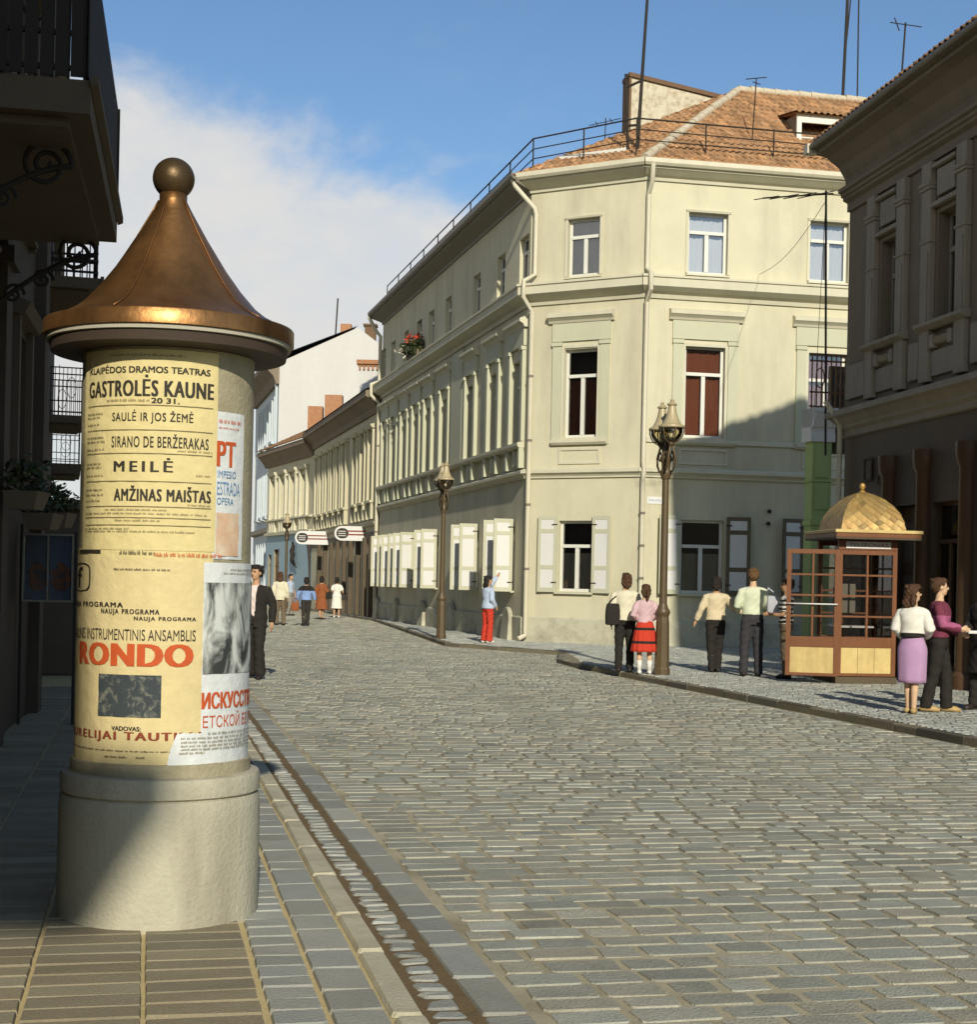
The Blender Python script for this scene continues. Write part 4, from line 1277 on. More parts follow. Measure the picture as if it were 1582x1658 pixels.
MB().box(FB, ub(34), ub(24), 0, .9, 0, 2.62).box(FB, ub(34.2), ub(23.8), 0, 1.0, 2.62, 2.78).build('porch', M['shopfront'], lb)

case = thing('display_case', 'glazed two-pane display case with orange flower pictures on dark posts', 'display case', (-4.66, 16, 0))
FD = Fr((-4.93, 16.0), (-4.40, 16.06), 1)
m = MB()
for u in (0, .255, .51):
    m.box(FD, u, u + .02, -.05, .03, 1.31, 2.02)
for z in (1.30, 2.0):
    m.box(FD, 0, .53, -.05, .035, z, z + .022)
m.build('frame', M['gutterdark'], case)
MB().box(FD, -.03, 0, -.05, .0, 0, 2.12).box(FD, .53, .56, -.05, 0, 0, 2.05).build('post', M['iron'], case)
bd = mat('blue display card', (0.13, 0.19, 0.30), rough=0.4, var=0.12)
MB().box(FD, .02, .51, -.03, -.02, 1.31, 2.0).build('backing', bd, case)
fp = photo_mat('printed bouquet', (0.10, 0.10, 0.13), (0.36, 0.13, 0.04), 14, .42, .62)
for u in (.05, .30):
    vs = [FD.at(u + .1 + .105 * math.cos(a * math.pi / 8) * (1 + .18 * math.sin(3 * a)), -.015, 1.56 + .16 * math.sin(a * math.pi / 8) * (1 + .12 * math.cos(5 * a))) for a in range(16)]
    MB().add(vs, [tuple(range(16))]).build('picture', fp, case, normals=False)
MB().box(FD, .02, .51, .012, .016, 1.322, 2.0).build('pane', M['glass'], case)

leafm = mat('dark leaf', (0.04, 0.055, 0.02), rough=0.6, var=0.4, vs=12, bump=0)
petal = mat('red petal', (0.50, 0.07, 0.03), rough=0.6, var=0.3, bump=0)
petalw = mat('pale petal', (0.72, 0.66, 0.52), rough=0.6, var=0.15, bump=0)
pot = mat('clay trough', (0.15, 0.115, 0.075), var=0.15)
def leaves(c, r, n, rnd, size, m, parent, name='foliage'):
    mb = MB()
    for i in range(n):
        d = Vector((rnd.gauss(0, 1), rnd.gauss(0, 1), rnd.gauss(0, 1))).normalized() * rnd.uniform(.35, 1)
        p = Vector(c) + Vector((d.x * r[0], d.y * r[1], d.z * r[2]))
        a = Vector((rnd.gauss(0, 1), rnd.gauss(0, 1), rnd.gauss(0, .6))).normalized()
        b = a.cross(Vector((rnd.gauss(0, 1), rnd.gauss(0, 1), rnd.gauss(0, 1)))).normalized()
        s_ = size * rnd.uniform(.6, 1.3)
        mb.add([p - a * s_, p + b * s_ * .45, p + a * s_, p - b * s_ * .45], [(0, 1, 2, 3)])
    return mb.build(name, m, parent, normals=False)
rl = random.Random(8)
for i, (y_, z_, lab) in enumerate(((13.6, 2.33, 'hanging clay flower trough nearest the iron balcony, dark trailing plants'), (15.2, 2.20, 'hanging clay flower trough above the display case, dark leaves'), (17.0, 2.28, 'hanging clay flower trough at the end of the brown house, dark leaves'))):
    x_ = -1.79 - .2 * y_ + .34
    t = thing('flower_box', lab, 'flower box', (x_, y_, z_), 'flower boxes along the brown house')
    MB().add([(x_ + a, y_ + b, z_ + c) for c, k in ((-.16, .7), (0, 1)) for a, b in ((-.16 * k, -.2 * k), (.16 * k, -.2 * k), (.16 * k, .2 * k), (-.16 * k, .2 * k))], [(3, 2, 1, 0), (4, 5, 6, 7), (0, 1, 5, 4), (1, 2, 6, 5), (2, 3, 7, 6), (3, 0, 4, 7)]).build('trough', pot, t)
    leaves((x_, y_, z_ + .14), (.26, .30, .20), 200, rl, .045, leafm, t)
    MB().tube([(x_ - .16, y_, z_), (x_ - .46, y_, z_ + .18)], .014, 6).build('hanger', M['iron'], t)

# flower box on the ledge of the corner house
c = FS.at(14.4, .18, 9.62)
t = thing('flower_box', 'flower box with red and white blooms on the cornice of the cream house', 'flower box', c)
MB().box(FS, 13.5, 15.3, .08, .30, 9.60, 9.80).build('trough', pot, t)
for u in (13.7, 14.3, 14.9):
    leaves(FS.at(u, .26, 9.95), (.42, .40, .34), 120, rl, .10, leafm, t)
leaves(FS.at(14.15, .26, 10.22), (.34, .34, .22), 46, rl, .11, petal, t, 'red_bloom')
leaves(FS.at(14.6, .40, 9.84), (.55, .34, .30), 26, rl, .09, petalw, t, 'pale_bloom')

# ------------------------------------------------------------------ the row of houses round the bend
R1a, R1b, R2b = (-4.56, 61.7), (-9.5, 81), (-13.4, 91.0)
F1, F2 = Fr(R1a, R1b, -1), Fr(R1b, R2b, -1)
M['pale'] = mat('pale yellow plaster', (0.54, 0.50, 0.345), var=0.08, bs=20, bump=0.08, dirt=(0.45, 0.41, 0.29), ds=.6, damt=.45, streak=True)
M['blue'] = mat('pale blue plaster', (0.29, 0.40, 0.46), var=0.07, bs=20, bump=0.08, dirt=(0.26, 0.34, 0.40), ds=.6, damt=.4)
M['bluewhite'] = mat('bluish white plaster', (0.52, 0.58, 0.60), var=0.07, bs=20, bump=0.06, dirt=(0.46, 0.50, 0.52), ds=.5, damt=.4, streak=True)
M['lime'] = mat('limewashed gable', (0.56, 0.545, 0.51), var=0.06, bs=12, bump=0.1, dirt=(0.48, 0.46, 0.42), ds=.25, damt=.5, streak=True)
M['tin'] = mat('blue grey tin roof', (0.36, 0.42, 0.47), rough=0.45, var=0.1, bump=0.03)

rowh = thing('terrace_house', 'pale two-storey terrace with tin roof and projecting shop signs past the cream corner house', 'house', (R1a[0], R1a[1], EP))
U1 = [1.5, 3.5, 5.5, 8.6, 10.4, 12.2, 14.0, 16.0, 17.8]
ho = [(u - .45, u + .45, 4.95, 7.55) for u in U1] + [(u, u + 1.0, .3, 3.2) for u in (1.0, 2.6, 4.4, 6.4, 8.2, 10.2, 12.2, 14.4, 16.4)]
facade(F1, 0, F1.L, 0, 9.3, ho, .28).build('wall', M['pale'], rowh, normals=False)
MB().slab([F1.at(.02, -.5, 0)[:2], F1.at(F1.L, -.5, 0)[:2], (-2, 83), (2, 64.5)], 0, 9.2).build('inner_wall', M['room'], rowh)
for a, b, c_, d_ in ho[:9]:
    window(F1, a, b, c_, d_, rowh, M['white'], M['glass'], M['curtain'], None, low=.9)
    u = (a + b) / 2
    MB().box(F1, a - .22, a - .04, 0, .16, 4.9, 7.9).box(F1, b + .04, b + .22, 0, .16, 4.9, 7.9).prism(F1, [(0, 7.9), (.2, 7.92), (.28, 8.05), (0, 8.12)], a - .3, b + .3).build('window_surround', M['pale'], rowh)
    MB().box(F1, a - .2, a + .0, 0, .18, 4.15, 4.82).box(F1, u - .09, u + .09, 0, .12, 4.15, 4.82).box(F1, b, b + .2, 0, .18, 4.15, 4.82).prism(F1, [(0, 4.82), (.24, 4.82), (.24, 4.92), (0, 4.95)], a - .26, b + .26).build('balustrade', M['pale'], rowh)
for a, b, c_, d_ in ho[9:]:
    window(F1, a, b, c_, d_, rowh, M['rust'], M['glass'], None, None, transom=.78)
    MB().box(F1, a - .28, a - .05, 0, .2, .1, 3.4).build('shop_pilaster', M['left_trim'], rowh)
MB().box(F1, .3, F1.L, 0, .05, 3.25, 3.62).build('shop_fascia', M['shopfront'], rowh)
MB().prism(F1, [(0, 3.85), (.16, 3.88), (.2, 4.02), (0, 4.08)], 0, F1.L).build('string_course', M['pale'], rowh)
MB().prism(F1, [(0, 8.5), (.1, 8.5), (.18, 8.72), (.5, 9.05), (.62, 9.1), (.62, 9.34), (0, 9.4)], 0, F1.L).build('cornice', M['dark_plaster'], rowh)
rr = MB().add([F1.at(-.1, .66, 9.38), F1.at(F1.L + .2, .66, 9.38), F1.at(F1.L + .2, -4.4, 11.6), F1.at(-.1, -4.4, 11.6)], [(0, 1, 2, 3)]).add([F1.at(-.1, -4.4, 11.6), F1.at(F1.L + .2, -4.4, 11.6), F1.at(F1.L + .2, -8.8, 9.3), F1.at(-.1, -8.8, 9.3)], [(0, 1, 2, 3)]).build('roof', M['tin'], rowh, normals=False)
fw = MB().box(W0, -5.85, -4.2, 66.0, 66.35, 9.0, 10.95)
fwo = fw.build('firewall', M['lime'], rr)
fx = MB().box(W0, -5.95, -4.1, 65.85, 66.5, 11.02, 11.2).box(W0, -5.9, -4.15, 65.93, 66.42, 10.95, 11.02)
for k in range(9):
    fx.box(W0, -5.85 + .19 * k, -5.77 + .19 * k, 65.9, 66.0, 10.78, 10.94)
fx.build('firewall_cap', M['brickred'], rr)
for x0, x1, y0, zt in ((-8.75, -7.85, 79, 11.25), (-9.75, -8.98, 80, 10.75)):
    co = MB().box(W0, x0, x1, y0, y0 + .8, 8.9, zt).build('chimney', M['brickred'], rr)

r2 = thing('terrace_house', 'small blue-based house at the bend with four upper windows and an iron emblem', 'house', (R1b[0], R1b[1], EP))
U2 = [1.8, 4.2, 6.6, 9.0]
ho = [(u - .55, u + .55, 5.15, 7.35) for u in U2] + [(7.4, 8.8, .1, 3.3), (9.4, 10.2, 1.0, 3.0)]
m = facade(F2, 0, F2.L, 4.1, 9.2, ho, .3)
m.build('wall', M['pale'], r2, normals=False)
facade(F2, 0, F2.L, 0, 4.1, ho[4:], .3).build('ground_floor', M['blue'], r2, normals=False)
MB().slab([F2.at(.1, -.5, 0)[:2], F2.at(F2.L, -.5, 0)[:2], (-8, 95), (-5, 84)], 0, 9.1).build('inner_wall', M['room'], r2)
for a, b, c_, d_ in ho[:4]:
    window(F2, a, b, c_, d_, r2, M['white'], M['glass'], M['curtain'], None, low=.9)
    MB().box(F2, a - .3, a - .06, 0, .16, 5.0, 7.6).box(F2, b + .06, b + .3, 0, .16, 5.0, 7.6).prism(F2, [(0, 7.6), (.2, 7.62), (.28, 7.8), (0, 7.86)], a - .34, b + .34).build('window_surround', M['cream_trim'], r2)
    for q in (a, (a + b) / 2, b):
        MB().box(F2, q - .12, q + .12, 0, .16, 4.3, 4.95).build('baluster', M['cream_trim'], r2)
for a, b, c_, d_ in ho[4:]:
    window(F2, a, b, c_, d_, r2, M['rust'], M['glass'], None, None)
MB().prism(F2, [(0, 4.1), (.18, 4.12), (.2, 4.25), (0, 4.3)], 0, F2.L).prism(F2, [(0, 4.95), (.2, 4.97), (.2, 5.05), (0, 5.08)], 0, F2.L).build('string_course', M['cream_trim'], r2)
MB().prism(F2, [(0, 8.2), (.1, 8.2), (.2, 8.4), (.5, 8.8), (.6, 8.85), (.6, 9.1), (0, 9.2)], -.2, F2.L + .3).build('cornice', M['dark_plaster'], r2)
tiles([F2.at(-.1, .64, 9.16), F2.at(F2.L + .4, .64, 9.16), F2.at(F2.L, -3.5, 11.2), F2.at(-.1, -3.5, 11.2)], seg=4).build('roof', M['tile'], r2, smooth=True, normals=False, colors=True)
ap = MB()
n = 14
vs = [F2.at(.25, .03, .05)] + [F2.at(.25 + 1.6 - 1.6 * math.cos(math.pi / 2 * k / n), .03, 1.6 + 1.7 * math.sin(math.pi / 2 * k / n)) for k in range(n + 1)][::1] + [F2.at(1.85, .03, .05)]
MB().add([F2.at(.1, .03, .05), F2.at(.1, .03, 3.7), F2.at(1.5, .03, 3.7)] + [F2.at(1.5 - 1.05 * math.sin(math.pi / 2 * k / n), .03, 3.7 - 2.4 * (1 - math.cos(math.pi / 2 * k / n))) for k in range(1, n + 1)] + [F2.at(.45, .03, .05)], [tuple(range(n + 4))]).build('dark_archway', M['shopfront'], r2, normals=False)
em = MB()
ep_ = [(0, 0, 2.35), (.1, .1, 2.6), (-.05, .12, 2.9), (.12, .1, 3.15), (-.02, .08, 3.4), (.1, .06, 3.65)]
em.tube([F2.at(3.4 + u * 2, w + .1, z) for u, w, z in ep_], [.05, .10, .14, .12, .11, .06], 8)
em.tube([F2.at(3.2, .15, 3.0), F2.at(3.7, .18, 3.2), F2.at(4.1, .15, 3.0)], [.05, .07, .03], 8).tube([F2.at(3.4, .15, 2.6), F2.at(2.9, .18, 2.4), F2.at(2.7, .15, 2.2)], [.07, .05, .03], 8)
em.build('iron_emblem', M['iron'], r2, smooth=True)

b3 = thing('gable_house', 'tall pale house with a blank whitewashed gable rising behind the terrace roofs', 'house', (-13.84, 98, 0))
F3 = Fr((-13.84, 98), (-17.6, 113), -1)
gp = [(-13.84, 0), (-13.84, 15.6), (-8.8, 17.95), (-3.4, 14.0), (-3.4, 0)]
MB().add([(x, 98, z) for x, z in gp] + [(x - 3.8, 113, z) for x, z in gp], [(0, 1, 2, 3, 4), (9, 8, 7, 6, 5), (2, 3, 8, 7), (3, 4, 9, 8)]).build('gable_wall', M['lime'], b3, normals=False)
ho = [(u, u + 1.1, z, z + 2.5) for u in (1.4, 4.4, 7.4, 10.4) for z in (1.3, 6.0, 10.8)]
facade(F3, 0, F3.L, 0, 15.6, ho, .3).build('wall', M['bluewhite'], b3, normals=False)
MB().slab([F3.at(.3, -.6, 0)[:2], F3.at(F3.L, -.6, 0)[:2], (-8, 112), (-6, 98.4)], 0, 15).build('inner_wall', M['room'], b3)
for a, b, c_, d_ in ho:
    window(F3, a, b, c_, d_, b3, M['white'], M['glass'], M['curtain'], None, low=.8)
    MB().box(F3, a - .25, a - .05, 0, .2, c_ - .2, d_ + .2).box(F3, b + .05, b + .25, 0, .2, c_ - .2, d_ + .2).prism(F3, [(0, c_ - .45), (.35, c_ - .4), (.35, c_ - .2), (0, c_ - .15)], a - .4, b + .4).build('window_surround', M['bluewhite'], b3)
MB().prism(F3, [(0, 14.2), (.2, 14.2), (.4, 14.7), (.9, 15.2), (1.0, 15.3), (1.0, 15.6), (0, 15.8)], -.1, F3.L).build('cornice', M['dark_plaster'], b3)
MB().prism(F3, [(0, 4.6), (.3, 4.7), (.3, 5.0), (0, 5.1)], 0, F3.L).build('string_course', M['dark_trim'], b3)
MB().tube([F3.at(.3, .3, 15), F3.at(.3, .12, 14), F3.at(.3, .12, .2)], .09, 8).build('downpipe', M['bluewhite'], b3)
rf3 = MB().add([F3.at(-.15, 1.0, 15.62), F3.at(F3.L, 1.0, 15.62), (-12.6, 113, 18.05), (-8.8, 97.85, 18.05)], [(0, 1, 2, 3)]).build('roof', M['tin'], b3, normals=False)
MB().box(W0, -10.05, -9.35, 99, 99.8, 16, 18.35).build('chimney', M['brickred'], rf3)
MB().box(W0, -8.45, -7.75, 99, 99.8, 16, 18.25).box(W0, -8.55, -7.65, 98.9, 99.9, 18.25, 18.38).build('chimney', M['brown'], rf3)
bh = thing('rear_house', 'yellowish roof block just showing past the right slope of the white gable', 'house', (-6, 112, 0))
MB().prism(Fr((-9, 112), (-2, 112), 1), [(0, 0), (0, 17.5), (-4, 19.0), (-8, 17.5), (-8, 0)], 0, 7).build('wall', M['pale'], bh)
MB().prism(Fr((-9, 112), (-2, 112), 1), [(.3, 17.45), (.3, 17.6), (-4, 19.2), (-8.3, 17.6), (-8.3, 17.45), (-4, 19.05)], -.2, 7.2).build('roof', M['tin'], bh)
rt = thing('roof_lantern', 'grey glazed lantern on the roof left of the white gable peak', 'roof lantern', (-12.8, 106, 15.5))
MB().box(W0, -13.7, -12.0, 106, 108, 15.0, 17.55).build('wall', M['tin'], rt)
m = MB()
for k in range(7):
    m.box(W0, -13.7 + .28 * k, -13.62 + .28 * k, 105.94, 106.0, 16.4, 17.6)
m.box(W0, -13.8, -11.9, 105.9, 108.1, 17.56, 17.66)
m.build('glazing_bar', M['gutterdark'], rt)

def sign(x0, x1, y_, z0, z1, lab):
    t = thing('shop_sign', lab, 'sign', ((x0 + x1) / 2, y_, z0), 'shop signs over the terrace shops')
    f = Fr((x0, y_), (x1, y_ - .05), 1)
    h = (z1 - z0) / 2
    pts = [(h + h * math.cos(math.pi / 2 + math.pi * k / 12), z0 + h + h * math.sin(math.pi / 2 + math.pi * k / 12)) for k in range(13)] + [(f.L, z0), (f.L, z1)]
    n = len(pts)
    m = MB().add([f.at(u, w, z) for w in (-.06, .06) for u, z in pts], [tuple(range(n))[::-1], tuple(range(n, 2 * n))] + [(i, (i + 1) % n, n + (i + 1) % n, n + i) for i in range(n)])
    m.build('board', M['panelwhite'], t)
    q = MB()
    pts = [(h + .72 * h * math.cos(2 * math.pi * k / 16), z0 + h + .72 * h * math.sin(2 * math.pi * k / 16)) for k in range(16)]
    q.add([f.at(u + (.25 * h if u > h else 0), .066, z) for u, z in pts], [tuple(range(16))])
    q.build('oval', M['ink'], t, normals=False)
    q = MB()
    for k, (a, b, c) in enumerate(((.36, .9, .66), (.36, .8, .42), (.66, .96, .42))):
        q.box(f, f.L * a, f.L * b, .062, .067, z0 + 2 * h * c - .03, z0 + 2 * h * c + .03)
    q.build('line', M['inkdred'], t)
    q = MB()
    for k in range(3):
        q.box(f, h * .55, h * 1.6, .067, .070, z0 + h * (.62 + .3 * k), z0 + h * (.72 + .3 * k))
    q.build('motif', M['panelwhite'], t)
    MB().box(f, f.L, f.L + .25, -.02, .02, z0 + h - .03, z0 + h + .03).build('bracket', M['iron'], t)
sign(-6.62, -5.05, 64.6, 3.28, 3.90, 'pale shop sign with dark oval end, nearer of two, right one')
sign(-9.62, -7.9, 74.9, 3.32, 3.98, 'pale shop sign with dark oval end, farther of two, over the blue wall')
binn = thing('litter_bin', 'white square litter bin on the pavement by the terrace shops', 'litter bin', (-6.05, 69.5, EP))
MB().add([(-6.05 + a * k, 69.5 + b * k, EP + z) for z, k in ((0, .24), (.62, .30)) for a, b in ((-1, -1), (1, -1), (1, 1), (-1, 1))], [(3, 2, 1, 0), (4, 5, 6, 7), (0, 1, 5, 4), (1, 2, 6, 5), (2, 3, 7, 6), (3, 0, 4, 7)]).build('body', M['panelwhite'], binn, bevel=.02)
MB().box(W0, -6.38, -5.72, 69.17, 69.83, EP + .64, EP + .84).build('lid', M['panelwhite'], binn, bevel=.03)

# masts and aerials on the roofs
def aerial(name, lab, pts, r, parts=(), cat='aerial'):
    t = thing(name, lab, cat, pts[0], 'roof aerials')
    MB().tube(pts, r, 8).build('mast', M['iron'], t)
    for nm, segs, rr_ in parts:
        m = MB()
        for a, b in segs: m.tube([a, b], rr_, 6)
        m.build(nm, M['iron'], t)
    return t
V = Vector
aerial('roof_mast', 'tall dark mast rising from the eave above the chamfered corner', [V((3.62, 39.4, 12.7)), V((3.84, 39.4, 17.6))], [.05, .035], [('stay', [(V((3.40, 39.5, 12.9)), V((3.30, 39.5, 14.95))), (V((3.32, 39.5, 14.6)), V((3.70, 39.4, 14.75))), (V((3.34, 39.5, 13.6)), V((3.66, 39.4, 13.6)))], .035)])
aerial('tv_antenna', 'T-shaped television aerial standing on the tiles left of the dormer', [V((6.75, 40.2, 13.5)), V((6.83, 40.2, 15.15))], .016, [('boom', [(V((6.55, 40.2, 15.12)), V((7.1, 40.2, 15.18))), (V((6.72, 40.1, 15.02)), V((6.95, 40.3, 15.02)))], .014)])
aerial('tv_antenna', 'low comb-like aerial behind the railing left of the long chimney', [V((3.0, 42.6, 13.6)), V((3.02, 42.6, 14.75))], .014, [('boom', [(V((2.55, 42.5, 14.5)), V((3.45, 42.6, 14.75))), (V((2.8, 42.4, 14.45)), V((2.75, 42.8, 14.7))), (V((3.2, 42.4, 14.55)), V((3.15, 42.8, 14.8)))], .012)])
aerial('roof_mast', 'thick double mast on the ridge, left of three behind the dormer', [V((9.9, 43.6, 15.6)), V((10.0, 43.6, 19.2))], .045, [('stay', [(V((9.9, 43.6, 16.4)), V((10.12, 43.6, 19.2)))], .02)])
aerial('roof_mast', 'thin mast on the ridge, middle of three behind the dormer', [V((10.35, 43.7, 15.6)), V((10.33, 43.7, 19.0))], .022)
aerial('roof_mast', 'thin mast on the ridge nearest the shaded house, right of three', [V((11.62, 43.9, 15.6)), V((11.75, 43.9, 18.1))], .028, [('boom', [(V((11.3, 43.9, 18.1)), V((12.2, 43.8, 17.95))), (V((11.4, 43.8, 18.2)), V((11.6, 44, 17.9)))], .016)])
aerial('roof_mast', 'slender pole rising beside the white gable peak far down the street', [V((-10.4, 99, 16.6)), V((-10.25, 99, 20.0))], .05)
def wire(name, lab, a, b, sag, r=.006):
    a, b = V(a), V(b)
    pts = [a.lerp(b, i / 16) - V((0, 0, sag * math.sin(math.pi * i / 16))) for i in range(17)]
    tag(MB().tube(pts, r, 5).build(name, M['iron']), lab, 'wire', 'overhead wires', 'thing')
wire('cable', 'thin wire from the aerial to the upper cornice of the cream house', FG.at(-.35, .35, 9.1), FRT.at(3.1, .05, 9.75), .25)
wire('cable', 'thin wire hanging down the face of the cream house beside the gateway', FG.at(-.5, .3, 8.9), FRT.at(4.6, .05, 3.6), .1)

# ------------------------------------------------------------------ street lamps: one model, copied
def make_lamp(name, label, loc, group):
    t = thing(name, label, 'street lamp', (0, 0, 0), group)
    MB().lathe((0, 0), [(.145, 0), (.145, .10), (.13, .13), (.115, .9), (.105, 1.02)], 8, R(22.5)).build('base', M['lamp'], t, bevel=.006)
    MB().lathe((0, 0), [(.10, 1.0), (.115, 1.04), (.127, 1.07), (.127, 1.10), (.09, 1.16), (.075, 1.22)], 20).build('collar', M['lamp'], t, smooth='auto')
    MB().lathe((0, 0), [(.070, 1.2), (.058, 3.42)], 16).build('pole', M['lamp'], t, smooth='auto')
    MB().lathe((0, 0), [(.07, 3.38), (.085, 3.42), (.10, 3.48), (.10, 3.52), (.075, 3.56), (.08, 3.66), (.105, 3.72), (.105, 3.76), (.07, 3.82), (.05, 3.95), (.02, 4.02)], 20).build('bracket_boss', M['lamp'], t, smooth='auto')
    for sg in (1, -1):
        cy = .25 * sg
        ar = MB()
        for dx in (-.05, .05):
            ar.tube([(dx, .06 * sg, 3.50), (dx * 1.3, .16 * sg, 3.52), (dx * 1.4, .25 * sg, 3.62), (dx * 1.2, .29 * sg, 3.76), (dx * .6, .265 * sg, 3.90), (0, cy, 3.99)], .020, 8)
            ar.tube([(dx, .06 * sg, 3.74), (dx * 1.2, .15 * sg, 3.70), (dx * 1.2, .22 * sg, 3.76), (dx, .21 * sg, 3.84), (dx, .15 * sg, 3.86), (dx, .13 * sg, 3.81)], .014, 6)
        am = ar.build('arm', M['lamp'], t, smooth=True)
        ln = MB().lathe((0, cy), [(.225, 4.245), (.232, 4.26), (.225, 4.285), (.185, 4.30), (.150, 4.34), (.115, 4.41), (.085, 4.50), (.066, 4.60), (.062, 4.63), (.085, 4.635), (.09, 4.65), (.05, 4.685), (.028, 4.70), (.034, 4.72), (.02, 4.745)], 24).build('lantern', M['lamp_cap'], t, smooth='auto')
        rb = MB()
        for k in range(6):
            a = math.pi * 2 * (k + .5) / 6
            rb.tube([(r * math.cos(a), cy + r * math.sin(a), z) for r, z in ((.212, 4.25), (.212, 4.18), (.185, 4.10), (.135, 4.035), (.06, 3.99), (.02, 3.985))], .012, 6)
        rb.lathe((0, cy), [(.03, 3.93), (.055, 3.96), (.06, 4.0), (.03, 4.02)], 12)
        rb.build('rib', M['lamp'], ln, smooth=True)
        MB().lathe((0, cy), [(.05, 4.0), (.12, 4.045), (.168, 4.11), (.19, 4.18), (.19, 4.246)], 24).build('globe', M['lampglass'], ln, smooth=True)
        MB().lathe((0, cy), [(.02, 4.02), (.03, 4.06), (.045, 4.10), (.04, 4.17), (.02, 4.20)], 12).build('bulb', M['panelwhite'], ln, smooth=True)
    return t
M['lampglass'] = glass('lamp glass', (0.10, 0.16, 0.34), 0.06)
lamp = make_lamp('street_lamp', 'bronze double-headed street lamp standing beside the girl in the red skirt', (0, 0, 0), 'bronze street lamps')
ra = math.atan2(-SX, SY)
LP = [((3.03, 26.2, EP), None), ((-1.25, 40.7, EP), 'bronze double-headed street lamp before the raking front, left of the woman in red trousers'), ((-9.65, 72.0, 0), 'small far bronze street lamp in front of the blue-based house')]
for i, (l, lab) in enumerate(LP):
    if i == 0:
        lamp.location = l
        lamp.rotation_euler = (0, 0, ra)
    else:
        dup(lamp, l, ra, lab)

# ------------------------------------------------------------------ telephone booth
FP = Fr((5.73, 24.80), (6.73, 24.925), 1)
PW, PD = FP.L, 1.06
booth = thing('phone_booth', 'red-brown wooden telephone booth with gilded shingled dome and its door swung open', 'phone booth', (5.73, 24.7, EP))
def stile(m, fr, u0, u1, z0, z1, w0=-.05, w1=0.0, cols=2, rows=4, st=.075, low=.75, pl_=.67):
    """a half-glazed wooden panel; returns the pane rectangles"""
    m.box(fr, u0, u0 + st, w0, w1, z0, z1).box(fr, u1 - st, u1, w0, w1, z0, z1)
    m.box(fr, u0 + st, u1 - st, w0, w1, z1 - st, z1).box(fr, u0 + st, u1 - st, w0, w1, pl_, low + .09).box(fr, u0 + st, u1 - st, w0, w1, z0, z0 + .05)
    a, b, c, d = u0 + st, u1 - st, low + .09, z1 - st
    for k in range(1, cols):
        u = a + (b - a) * k / cols
        m.box(fr, u - .017, u + .017, w0 + .01, w1 - .008, c, d)
    for k in range(1, rows):
        z = c + (d - c) * k / rows
        for q in range(cols):
            ua, ub_ = a + (b - a) * q / cols + .017 * (q > 0), a + (b - a) * (q + 1) / cols - .017 * (q < cols - 1)
            m.box(fr, ua, ub_, w0 + .01, w1 - .008, z - .016, z + .016)
    return a, b, c, d, z0 + .05, pl_
m = MB()
a, b, c, d, p0, p1 = stile(m, FP, 0, PW, .20, 2.27)
m.box(FP, 0, .10, -.05, .004, 2.275, 2.44).box(FP, PW - .10, PW, -.05, .004, 2.275, 2.44).box(FP, .10, PW - .10, -.05, .0, 2.275, 2.44)
fpn = m.build('front_panel', M['wood'], booth, bevel=.004)
MB().box(FP, a - .01, b + .01, -.028, -.022, c - .01, d + .01).build('pane', M['glass'], fpn)
q = MB()
for k in range(3):
    q.box(FP, a + (b - a) * k / 3 + .003, a + (b - a) * (k + 1) / 3 - .003, -.03, -.012, p0 - .005, p1 + .005)
q.build('lower_panel', M['woodlight'], fpn)
sg_ = MB().box(FP, .12, PW - .12, .0, .012, 2.30, 2.41).build('sign', M['panelwhite'], booth)
text_on(FP, 'TELEFONAS', .17, PW - .17, 2.322, 2.388, .0135, M['inkdred'], sg_, .012)
bl, br_ = FP.at(0, -PD, 0), FP.at(PW, -PD, 0)
FPr = Fr(FP.at(PW, -.06, 0), br_, -1)
FPb = Fr(bl, br_, -1)
for f, nm, ln_ in ((FPr, 'side_panel', PD - .06), (FPb, 'back_panel', PW)):
    if f.n.dot(Vector((FP.at(PW / 2, -PD / 2, 0)[0] - f.p.x, FP.at(PW / 2, -PD / 2, 0)[1] - f.p.y, 0))) > 0: f.n = -f.n
    m = MB()
    a, b, c, d, p0, p1 = stile(m, f, 0, ln_ - (0.06 if nm == 'back_panel' else 0), .20, 2.44)
    o = m.build(nm, M['wood'], booth, bevel=.004)
    MB().box(f, a - .01, b + .01, -.028, -.022, c - .01, d + .01).build('pane', M['glass'], o)
    MB().box(f, a - .005, b + .005, -.03, -.015, p0 - .005, p1 + .005).build('lower_panel', M['woodlight'], o)
MB().box(FP, 0, .08, -PD, -PD + .08, .20, 2.44).build('corner_post', M['wood'], booth)
MB().box(FP, .08, PW - .06, -PD + .03, -.06, .14, .22).box(FP, -.02, PW + .02, -PD - .02, .02, EP - .02, .19).build('plinth', M['left_trim'], booth, bevel=.008)
ph = MB().box(FP, .30, .62, -PD + .06, -PD + .24, 1.22, 1.72).build('telephone', M['gutterdark'], booth, bevel=.02)
MB().tube([FP.at(.26, -PD + .2, 1.36), FP.at(.24, -PD + .24, 1.42), FP.at(.24, -PD + .24, 1.58), FP.at(.26, -PD + .2, 1.64)], [.035, .022, .022, .035], 10).build('handset', M['iron'], ph, smooth=True)
MB().box(FP, .2, .9, -PD + .05, -PD + .36, .98, 1.01).build('shelf', M['panelwhite'], booth)
